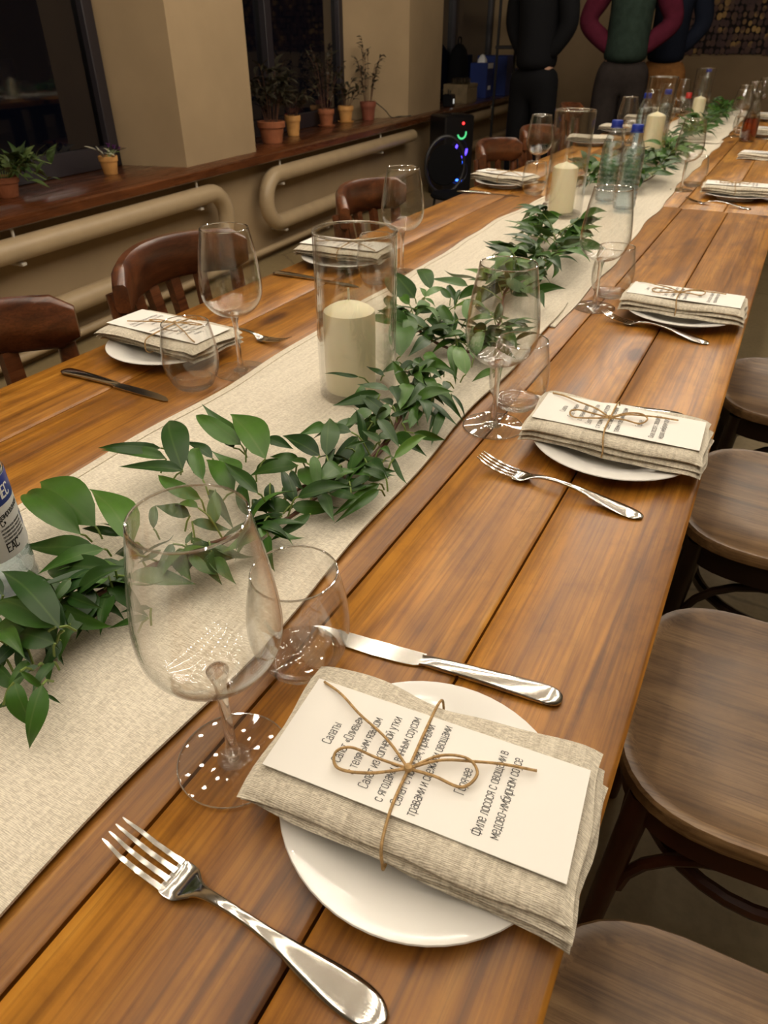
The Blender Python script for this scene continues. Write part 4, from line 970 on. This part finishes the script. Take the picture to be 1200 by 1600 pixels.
# ------------------------------------------------------------------ sill: pots and plants
def pot_prof(r, h): return [(0, 0), (r * .68, 0), (r * .72, .002), (r * .90, h * .70), (r * .905, h * .72), (r * 1.0, h * .725), (r * 1.02, h * .97), (r * .98, h), (r * .90, h), (r * .88, h * .85), (0, h * .84)]
SL = [leaf_mesh('leaf', w, b, s, .3, .02, M['plant']) for w, b, s in ((.45, .12, .05), (.6, .08, -.05))]
SLD = [leaf_mesh('leaf', w, b, s, .3, .02, M['plant_d']) for w, b, s in ((.42, .12, .05), (.55, .08, -.05))]
SLP = [leaf_mesh('leaf', .5, .1, .0, .3, .02, M['pale_leaf'])]; SLV = [leaf_mesh('leaf', .6, .2, .05, .4, .03, M['petal'])]; SLY = [leaf_mesh('leaf', .6, .1, .05, .2, .0, M['plant_y'])]
def pot_plant(off, s, r, h, mat, label, stems, leaves, seed, saucer=False, spread=.10, height=.16, ll=(.03, .05), droop=0.0, extra=None, name='potted_plant', nleaf=5, potlab='clay pot'):
    p = wl(off, s, SILL); rnd = random.Random(seed)
    t = thing(name, label, 'potted plant', p, 0, 'potted plants on the sill')
    z0 = 0
    if saucer:
        MB().lathe([(0, 0), (r * .95, 0), (r * 1.1, .012), (r * 1.06, .013), (r * .9, .004), (0, .004)], 24).build('saucer', mat, t); z0 = .004
    po = MB().lathe([(a, b + z0) for a, b in pot_prof(r, h)], 28).build('pot', mat, t)
    MB().lathe([(0, 0), (r * .86, 0), (r * .86, .004), (0, .006)], 20, (0, 0, z0 + h * .84)).build('soil', M['soil'], po)
    tw = MB(); top = z0 + h * .86
    for k in range(stems):
        a = rnd.uniform(0, 2 * PI); q = rnd.uniform(.3, 1) * spread; hh = rnd.uniform(.45, 1) * height
        b = Vector((r * .4 * math.cos(a), r * .4 * math.sin(a), top)); e = b + Vector((q * math.cos(a), q * math.sin(a), hh - droop * q))
        c = (b + e) / 2 + Vector((0, 0, .25 * hh + droop * .3 * q)); st = spline([b, c, e], 5); tw.tube(st, .0016, 5)
        for m_ in range(nleaf):
            bb = st[int((len(st) - 1) * (.3 + .7 * m_ / max(1, nleaf - 1)))]; a2 = a + rnd.uniform(-1.8, 1.8); el = rnd.uniform(-.5, .9); L = rnd.uniform(*ll)
            put_leaf(t, bb, bb + Vector((math.cos(a2) * math.cos(el), math.sin(a2) * math.cos(el), math.sin(el))) * L, rnd.choice(leaves), rnd.uniform(.8, 1.2), rnd.uniform(-.5, .5))
    o = tw.build('stems', M['twig'] if leaves is SL else M['vine'], t); o['kind'] = 'stuff'
    if extra: extra(t, top, rnd)
    return t
pot_plant(-.20, 2.34, .06, .08, M['terra'], 'bushy green trailing plant in a low clay pot at the left edge', 22, SL, 1, spread=.20, height=.13, ll=(.06, .10), droop=.35, nleaf=6)
def violets(t, top, rnd):
    for k in range(3):
        b = Vector((0, 0, top)); e = b + WT * (.02 + .035 * k) + Vector((0, 0, .045 - .012 * k)); MB().tube([b, (b + e) / 2 + Vector((0, 0, .012)), e], .0015, 5).build('flower_stem', M['twig'], t)
        for q in range(4):
            a = q * 1.6 + k; put_leaf(t, e, e + Vector((.018 * math.cos(a), .018 * math.sin(a), .022)), SLV[0], 1.0).name = 'petal'
    for (du, dz, L) in ((-.11, .07, .085), (-.05, .04, .05), (.04, .03, .04), (.12, .03, .035)):
        b = WT * (du * .3) + Vector((0, 0, top)); put_leaf(t, b, b + WT * du + Vector((0, 0, dz)), SLP[0], 1.1, .4)
pot_plant(-.22, 3.0, .046, .082, M['terra_y'], 'violet flowering plant in a small ochre pot beside the first pier', 3, SLP, 2, spread=.06, height=.03, ll=(.025, .04), extra=violets, nleaf=2)
pot_plant(-.13, 4.42, .088, .125, M['terra'], 'large brown clay pot with dark bushy plant right of the first pier', 24, SLD, 3, spread=.16, height=.34, ll=(.07, .11), nleaf=7)
pot_plant(-.20, 4.82, .055, .125, M['terra_y'], 'tall ochre pot with dark drooping foliage beside the large clay pot', 14, SLD, 4, spread=.15, height=.22, ll=(.06, .09), droop=.3)
def yel(t, top, rnd):
    for (a, z) in ((.2, .05), (1.2, .06)):
        b = Vector((.02, -.01 + .05 * (a - .2), top + z)); put_leaf(t, b, b + Vector((.02, .01, .045)), SLY[0] if a < 1 else SLP[0], 1.0)
pot_plant(-.27, 5.46, .062, .115, M['terra'], 'red clay pot on a saucer with tall thin plant and a yellow leaf', 14, SLD, 5, saucer=True, spread=.12, height=.42, ll=(.045, .07), extra=yel, nleaf=8)
pot_plant(-.27, 5.80, .062, .115, M['terra_y'], 'ochre pot with dark cable marks between two red clay pots', 12, SLD, 6, saucer=True, spread=.13, height=.20, ll=(.05, .08))
pot_plant(-.19, 6.06, .066, .135, M['terra_d'], 'dark red clay pot with tall spindly plant near the second pier', 14, SLD, 7, spread=.10, height=.46, ll=(.04, .06), nleaf=8)
cb = [wl(-.16, 6.16, SILL + .12), wl(-.10, 6.22, SILL + .06), wl(-.08, 6.30, SILL + .006), wl(-.05, 6.42, SILL + .006), wl(.02, 6.5, SILL + .006)]
tag(MB().tube(spline(cb, 6), .004, 6).build('power_cable', M['wire']), 'thin dark cable lying on the sill beside the dark red pot', 'cable')

# small things on the far sill, by the rack
t = thing('small_radio', 'small black device with a white light on the sill at the second pier', 'device', wl(-.02, 7.62, SILL), WA)
MB().bbox(-.05, .05, -.05, .05, 0, .11, .008).build('case', M['blackp'], t); MB().tube([(0, -.03, .11), (0, -.03, .15)], .006, 6).build('antenna', M['blackp'], t); MB().tube([(0, .03, .11), (0, .03, .14)], .006, 6).build('antenna', M['blackp'], t)
MB().bbox(.049, .053, -.012, .012, .03, .07, .001).build('light', M['led_w'], t)
t = thing('cardboard_box', 'tan storage box with open top on the far sill', 'box', wl(-.12, 8.28, SILL), WA)
for nm, b in (('side', (-.13, .13, -.18, -.172, 0, .17)), ('side', (-.13, .13, .172, .18, 0, .17)), ('side', (.122, .13, -.172, .172, 0, .17)), ('side', (-.13, -.122, -.172, .172, 0, .17)), ('bottom', (-.122, .122, -.172, .172, 0, .008)), ('rim', (.13, .136, -.18, .18, .14, .17))):
    MB().bbox(*b, .002).build(nm, M['wicker'], t)
for k, (do, ds) in enumerate(((-.05, -.09), (.03, -.05), (-.03, .02), (.05, .07), (-.06, .11))):
    t = thing('drinking_glass', ('clear glass standing in the tan storage box on the far sill'), 'glass', wl(-.12 + do, 8.28 + ds, SILL + .009), 0, 'glasses in the storage box')
    MB().lathe([(0, .004), (.024, 0), (.028, .004), (.034, .21), (.0325, .21), (.026, .008), (0, .007)], 20).build('wall', M['clearb'], t)
    MB().lathe([(.0332 + .0011 * math.cos(q), .21 + .0011 * math.sin(q)) for q in [2 * PI * i / 6 for i in range(6)]], 20, closed=True).build('rim', M['solidglass'], t)
t = thing('black_bag', 'rounded black bag on the sill behind the glasses', 'bag', wl(-.28, 8.66, SILL), WA)
MB().sweep([[(.085 * k * c, .18 * k * s_, z) for c, s_ in SEAT_OUT] for (k, z) in ((.9, 0), (1, .03), (1, .22), (.92, .36), (.72, .46), (.35, .51), (.05, .52))]).build('body', M['cl_black'], t)
MB().tube(spline([(0, -.05, .51), (0, -.04, .57), (0, .04, .57), (0, .05, .51)], 5), .008, 7).build('handle', M['cl_black'], t)
t = thing('blue_carton', 'small blue and white carton on the far sill', 'box', wl(-.12, 9.02, SILL), WA)
MB().bbox(-.10, .10, -.12, .12, 0, .34, .004).build('body', M['blue_box'], t); MB().bbox(.1002, .102, -.1, .1, .285, .335, .0005).build('white_panel', M['white'], t); MB().bbox(.1002, .102, -.06, .05, .08, .12, .0005).build('white_panel', M['white'], t)
MB().sweep([[(.05 * k * c, .06 * k * s_, z) for c, s_ in SEAT_OUT[::2]] for (k, z) in ((1, .34), (.9, .37), (.4, .41), (.05, .42))]).build('tissue', M['white'], t)
t = thing('blue_carton', 'large deep blue carton with pale print under the rack shelf', 'box', wl(-.10, 9.62, SILL), WA)
MB().bbox(-.18, .18, -.27, .27, 0, .40, .004).build('body', M['blue_box'], t); MB().bbox(.1802, .182, .06, .20, .27, .38, .0005).build('picture_panel', M['pale_leaf'], t); MB().bbox(.1802, .182, -.02, .22, .20, .225, .0005).build('white_panel', M['white'], t)
# rack
t = thing('metal_rack', 'tall black metal rack carrying bottles near the far window', 'rack', wl(.42, 8.55, 0), WA)
for (o_, s_) in ((-.16, -.30), (.16, -.30), (-.16, .42), (.16, .42)): MB().bbox(o_ - .012, o_ + .012, s_ - .012, s_ + .012, 0, 1.95, .002).build('post', M['black'], t)
for z in (1.09, 1.60): MB().bbox(-.18, .18, -.32, .44, z, z + .03, .003).build('shelf', M['black'], t)
def rack_item(off, s, prof, mat, label, cap=None, nm='bottle'):
    t = thing(nm, label, 'bottle', wl(.42 + off, 8.55 + s, 1.12), 0, 'bottles on the rack')
    MB().lathe(prof, 18).build('body', M[mat], t)
    h = prof[-1][1] if prof[-1][0] > 0 else max(p[1] for p in prof)
    MB().lathe([(0, h + .02), (.014, h + .02), (.015, h - .005), (0, h - .006)], 14).build('stopper', M[cap or 'blackp'], t)
BP = lambda r, h: [(0, 0), (r * .9, 0), (r, .006), (r, h * .55), (r * .8, h * .66), (r * .35, h * .78), (r * .32, h)]
rack_item(.05, -.22, BP(.045, .30), 'darkbottle', 'squat dark bottle at the left end of the rack shelf')
rack_item(.02, -.08, BP(.055, .36), 'clearb', 'wide clear glass bottle second on the rack shelf')
rack_item(.10, -.0, BP(.02, .20), 'yellow', 'slim yellow green bottle on the rack shelf')
rack_item(.03, .12, BP(.042, .30), 'darkbottle', 'dark bottle in the middle of the rack shelf')
rack_item(.02, .25, BP(.045, .33), 'clearb', 'clear glass bottle right of the dark one on the rack shelf')
rack_item(.06, .36, BP(.035, .22), 'amber', 'small amber bottle at the right end of the rack shelf')
# lit speaker on the floor
t = thing('party_speaker', 'black floor speaker with blue, violet, green and red lights', 'speaker', wl(.36, 6.62, 0), WA - R(38))
MB().bbox(-.13, .13, -.15, .15, .0, .635, .012).build('cabinet', M['blackp'], t)
def ring_(r, z, mat, nm, w=.008, y=0.0, arc=1.0, a0=0.0):
    pts = [(.133, y + r * math.cos(a0 + 2 * PI * arc * k / 28), z + r * math.sin(a0 + 2 * PI * arc * k / 28)) for k in range(29)]
    MB().tube(pts, w, 6).build(nm, M[mat], t)
ring_(.075, .20, 'led_b', 'light_ring', .010, .02, .6, 1.2); ring_(.058, .37, 'led_v', 'light_ring', .010, .02, .7, 2.0); ring_(.042, .50, 'led_g', 'light_ring', .007, .02, .5, 3.4)
MB().lathe([(0, -.004), (.010, -.003), (.011, 0), (.010, .003), (0, .004)], 12).build('power_light', M['led_r'], t, loc=(.133, .03, .575), rot=(0, R(90), 0))
for (r_, z_) in ((.10, .20), (.085, .37)): MB().lathe([(0, .0), (r_ * .3, .006), (r_ * .9, -.004), (r_, .006), (r_ * 1.05, .0)], 24).build('cone', M['black'], t, loc=(.129, 0, z_), rot=(0, R(90), 0))
t = thing('round_stool_chair', 'dark chair with round hoop back below the far pipe', 'chair', wl(.62, 5.72, -.06), WA - R(50))
MB().tube([(0, .16 * math.cos(2 * PI * k / 32), .42 + .20 * math.sin(2 * PI * k / 32)) for k in range(33)], .014, 8).build('hoop_back', M['black'], t)
MB().lathe([(0, -.008), (.14, -.008), (.145, 0), (.14, .008), (0, .008)], 28).build('back_pad', M['cl_black'], t, loc=(0, 0, .42), rot=(0, R(90), 0))
MB().lathe([(0, .22), (.16, .22), (.17, .235), (.16, .25), (0, .252)], 28).build('seat', M['cl_black'], t, loc=(.18, 0, 0))
for (x_, y_) in ((.05, -.11), (.05, .11), (.30, -.11), (.30, .11)): MB().tube([(x_, y_, 0), (x_ * .9 + .02, y_ * .9, .225)], .010, 8).build('leg', M['black'], t)

# ------------------------------------------------------------------ disc panel on the back wall
t = thing('disc_panel', 'large brown and gold panel of wooden discs on the back wall', 'wall art', WLOC, WA)
MB().bbox(1.55, 5.6, S1 - .03, S1 - .002, 1.02, 2.6, .004).build('backing', M['cl_grey'], t)
rnd = random.Random(3); mb = MB(); x = 1.58
while x < 5.58:
    z = 1.05
    while z < 2.58:
        r_ = rnd.uniform(.022, .036); cx = x + rnd.uniform(-.012, .012); cz = z + rnd.uniform(-.012, .012); d = rnd.uniform(.008, .035)
        vs = [(cx + r_ * math.cos(2 * PI * k / 8), S1 - .031 - (d if q else 0), cz + r_ * 1.25 * math.sin(2 * PI * k / 8)) for q in (0, 1) for k in range(8)]
        mb.add(vs, [tuple(range(8, 16))] + [(k, (k + 1) % 8, 8 + (k + 1) % 8, 8 + k) for k in range(8)]); z += .072
    x += .060
o = mb.build('discs', M['discs'], t, smooth=False); o['kind'] = 'stuff'

# ------------------------------------------------------------------ people standing beyond the tables
def skin_mesh(name, nodes, edges, mat, sub=2, root=0):
    me = bpy.data.meshes.new(name); me.from_pydata([n[:3] for n in nodes], edges, [])
    ob = bpy.data.objects.new(name, me); COL.objects.link(ob)
    md = ob.modifiers.new('skin', 'SKIN'); md.use_smooth_shade = True
    if not me.skin_vertices: 
        bpy.context.view_layer.objects.active = ob
    sv = me.skin_vertices[0].data
    for i, n in enumerate(nodes):
        sv[i].radius = (n[3], n[4] if len(n) > 4 else n[3]); sv[i].use_root = (i == root)
    ms = ob.modifiers.new('sub', 'SUBSURF'); ms.levels = sub; ms.render_levels = sub
    bpy.context.view_layer.update()
    out = bpy.data.meshes.new_from_object(ob.evaluated_get(bpy.context.evaluated_depsgraph_get()))
    out.name = name; out.materials.clear(); out.materials.append(mat)
    out.polygons.foreach_set('use_smooth', [True] * len(out.polygons))
    bpy.data.objects.remove(ob); return out
def person(loc, rz, label, H, top, sleeve, trousers, pose, hem=.50, bulk=1.0):
    """local frame: faces +X; H is standing height"""
    k = H / 1.78
    t = thing('person', label, 'person', loc, rz)
    def S(n): return (n[0] * k, n[1] * k, n[2] * k) + tuple(r * k * bulk for r in n[3:])
    el, wr = pose
    nodes = [(0, 0, .95, .085, .07), (0, 0, 1.12, .10, .075), (0, 0, 1.32, .11, .075), (0, 0, 1.45, .06, .05), (.01, 0, 1.54, .05, .05), (.02, 0, 1.62, .072, .085), (.02, 0, 1.70, .078, .092), (.01, 0, 1.755, .05, .06)]
    edges = [(i, i + 1) for i in range(7)]
    for s in (-1, 1):
        b = len(nodes)
        nodes += [(0, s * .16, 1.40, .045, .045), (el[0], s * el[1], el[2], .045, .045), (wr[0], s * wr[1], wr[2], .030, .026), (wr[0] + .03, s * (wr[1] - .015), wr[2] - .06, .038, .018)]
        edges += [(3, b), (b, b + 1), (b + 1, b + 2), (b + 2, b + 3)]
        hx, hy, hz = nodes[b + 3][:3]
        for q, (oy, L) in enumerate(((-.030, .055), (-.010, .065), (.010, .062), (.028, .05))):
            f = len(nodes); nodes += [(hx + .012, hy + oy * .9, hz - .045, .0095), (hx + .030, hy + oy, hz - .045 - L, .0080)]; edges += [(b + 3, f), (f, f + 1)]
        f = len(nodes); nodes += [(hx + .035, hy - s * .03, hz - .01, .011), (hx + .06, hy - s * .035, hz - .045, .009)]; edges += [(b + 3, f), (f, f + 1)]
        b = len(nodes)
        nodes += [(0, s * .085, .84, .06, .06), (.01, s * .10, .50, .058, .06), (-.01, s * .105, .10, .038, .04), (.01, s * .105, .05, .038, .04), (.13, s * .12, .03, .035, .025)]
        edges += [(0, b), (b, b + 1), (b + 1, b + 2), (b + 2, b + 3), (b + 3, b + 4)]
    inst('body', skin_mesh('body', [S(n) for n in nodes], edges, M['skin']), t)
    g_ = 1.16
    n2 = [(0, 0, .91, .165, .13), (0, 0, 1.00, .168, .132), (0, 0, 1.14, .160, .125), (0, 0, 1.32, .175, .125), (0, 0, 1.43, .14, .105), (.005, 0, 1.50, .085, .08), (.01, 0, 1.55, .068, .066), (0, .15, 1.44, .075, .075), (0, -.15, 1.44, .075, .075)]
    inst('sweater', skin_mesh('sweater', [S(n) for n in n2], [(i, i + 1) for i in range(6)] + [(4, 7), (4, 8)], M[top]), t)
    for s in (-1, 1):
        n3 = [(0, s * .13, 1.40, .080, .080), (0, s * .185, 1.40, .076, .076), (el[0], s * el[1], el[2], .062, .062), (wr[0], s * wr[1], wr[2], .044, .044)]
        inst('sleeve', skin_mesh('sleeve', [S(n) for n in n3], [(0, 1), (1, 2), (2, 3)], M[sleeve]), t)
    n4 = [(0, 0, .98, .148, .115), (0, 0, .90, .152, .118)]
    e4 = [(0, 1)]
    for s in (-1, 1):
        b = len(n4); n4 += [(0, s * .088, .80, .096, .096), (.01, s * .10, .48, .076, .078), (-.01, s * .105, .08, .066, .066)]; e4 += [(1, b), (b, b + 1), (b + 1, b + 2)]
    inst('trousers', skin_mesh('trousers', [S(n) for n in n4], e4, M[trousers]), t)
    for s in (-1, 1):
        MB().sweep([[(x * k, (s * .115 + w * c) * k, max(.0, (zc + h * s_)) * k) for c, s_ in SEAT_OUT[::2]] for (x, w, zc, h) in ((-.09, .025, .04, .03), (-.05, .045, .05, .05), (.03, .045, .05, .05), (.11, .05, .035, .035), (.18, .035, .025, .022))]).build('shoe', M['shoe'], t)
    hr = []
    for i in range(7):
        a = PI / 2 * i / 6
        hr.append([((.005 + .108 * math.cos(a) * c * (.8 if c > .35 else 1)) * k, (.088 * math.cos(a) * s_) * k, (1.655 + .13 * math.sin(a)) * k) for c, s_ in SEAT_OUT[::2]])
    MB().sweep(hr).build('hair', M['hair'], t)
    MB().tube([(.105 * k, 0, 1.665 * k), (.128 * k, 0, 1.635 * k), (.112 * k, 0, 1.62 * k)], .010 * k, 8).build('nose', M['skin'], t)
    for s in (-1, 1):
        MB().lathe([(0, -.004), (.007, -.002), (.008, .002), (0, .005)], 10).build('eye', M['hair'], t, loc=(.104 * k, s * .030 * k, 1.675 * k), rot=(0, R(90), 0))
        MB().sweep([[(x * k, (s * .086 + s * .012 * c) * k, (1.65 + h * s_) * k) for c, s_ in SEAT_OUT[::4]] for (x, h) in ((-.015, .02), (.0, .03), (.015, .022))]).build('ear', M['skin'], t)
    MB().tube([(.106 * k, -.022 * k, 1.60 * k), (.112 * k, 0, 1.598 * k), (.106 * k, .022 * k, 1.60 * k)], .005 * k, 6).build('mouth', M['cl_burg'], t)
person((-1.90, 6.05, 0), R(-100), 'person in black clothes standing with arms down, left of the group', 1.88, 'cl_black', 'cl_black', 'cl_black', ((-.02, .215, 1.18), (.02, .085, 1.0)), bulk=1.12)
person((-1.40, 6.75, 0), R(-76), 'person in a green sweatshirt with burgundy sleeves, hands at the pockets', 1.95, 'cl_green', 'cl_burg', 'cl_grey', ((-.04, .31, 1.17), (.02, .085, 1.0)), bulk=1.28)
person((-1.22, 7.55, 0), R(-80), 'person in a navy jumper and tan trousers behind the green sweatshirt', 1.92, 'cl_navy', 'cl_navy', 'cl_tan', ((-.04, .25, 1.18), (.02, .085, 1.0)), bulk=1.2)

# ------------------------------------------------------------------ string lights over the tables
MESH['bulb'] = MB().lathe([(0, -.026), (.013, -.021), (.0205, -.004), (.014, .010), (0, .014)], 7).mesh('bulb', M['bulb'])
MESH['socket'] = MB().lathe([(0, .012), (.007, .012), (.007, .030), (0, .032)], 6).mesh('socket', M['blackp'])
for row, (x0, x1) in enumerate(((-1.35, -1.45), (-.98, -1.05), (-.62, -.66), (-.26, -.28), (.1, .12), (.46, .52))):
    t = thing('string_light', f'string of warm bulbs hung above the tables, {"first second third fourth fifth sixth".split()[row]} row from the windows', 'string light', (0, 0, 0), 0, 'string lights overhead')
    pts = []; nb = 32
    for k in range(nb * 2 + 1):
        u = k / (nb * 2); y = -1.0 + 6.6 * u; seg = (u * 3 + row * .37) % 1
        pts.append((x0 + (x1 - x0) * u, y, 2.66 - .5 * seg * (1 - seg)))
    MB().tube(pts, .003, 5).build('wire', M['wire'], t)
    for k in range(nb):
        p = pts[k * 2 + 1]
        inst('socket', MESH['socket'], t, (p[0], p[1], p[2] - .032)); inst('bulb', MESH['bulb'], t, (p[0], p[1], p[2] - .032))
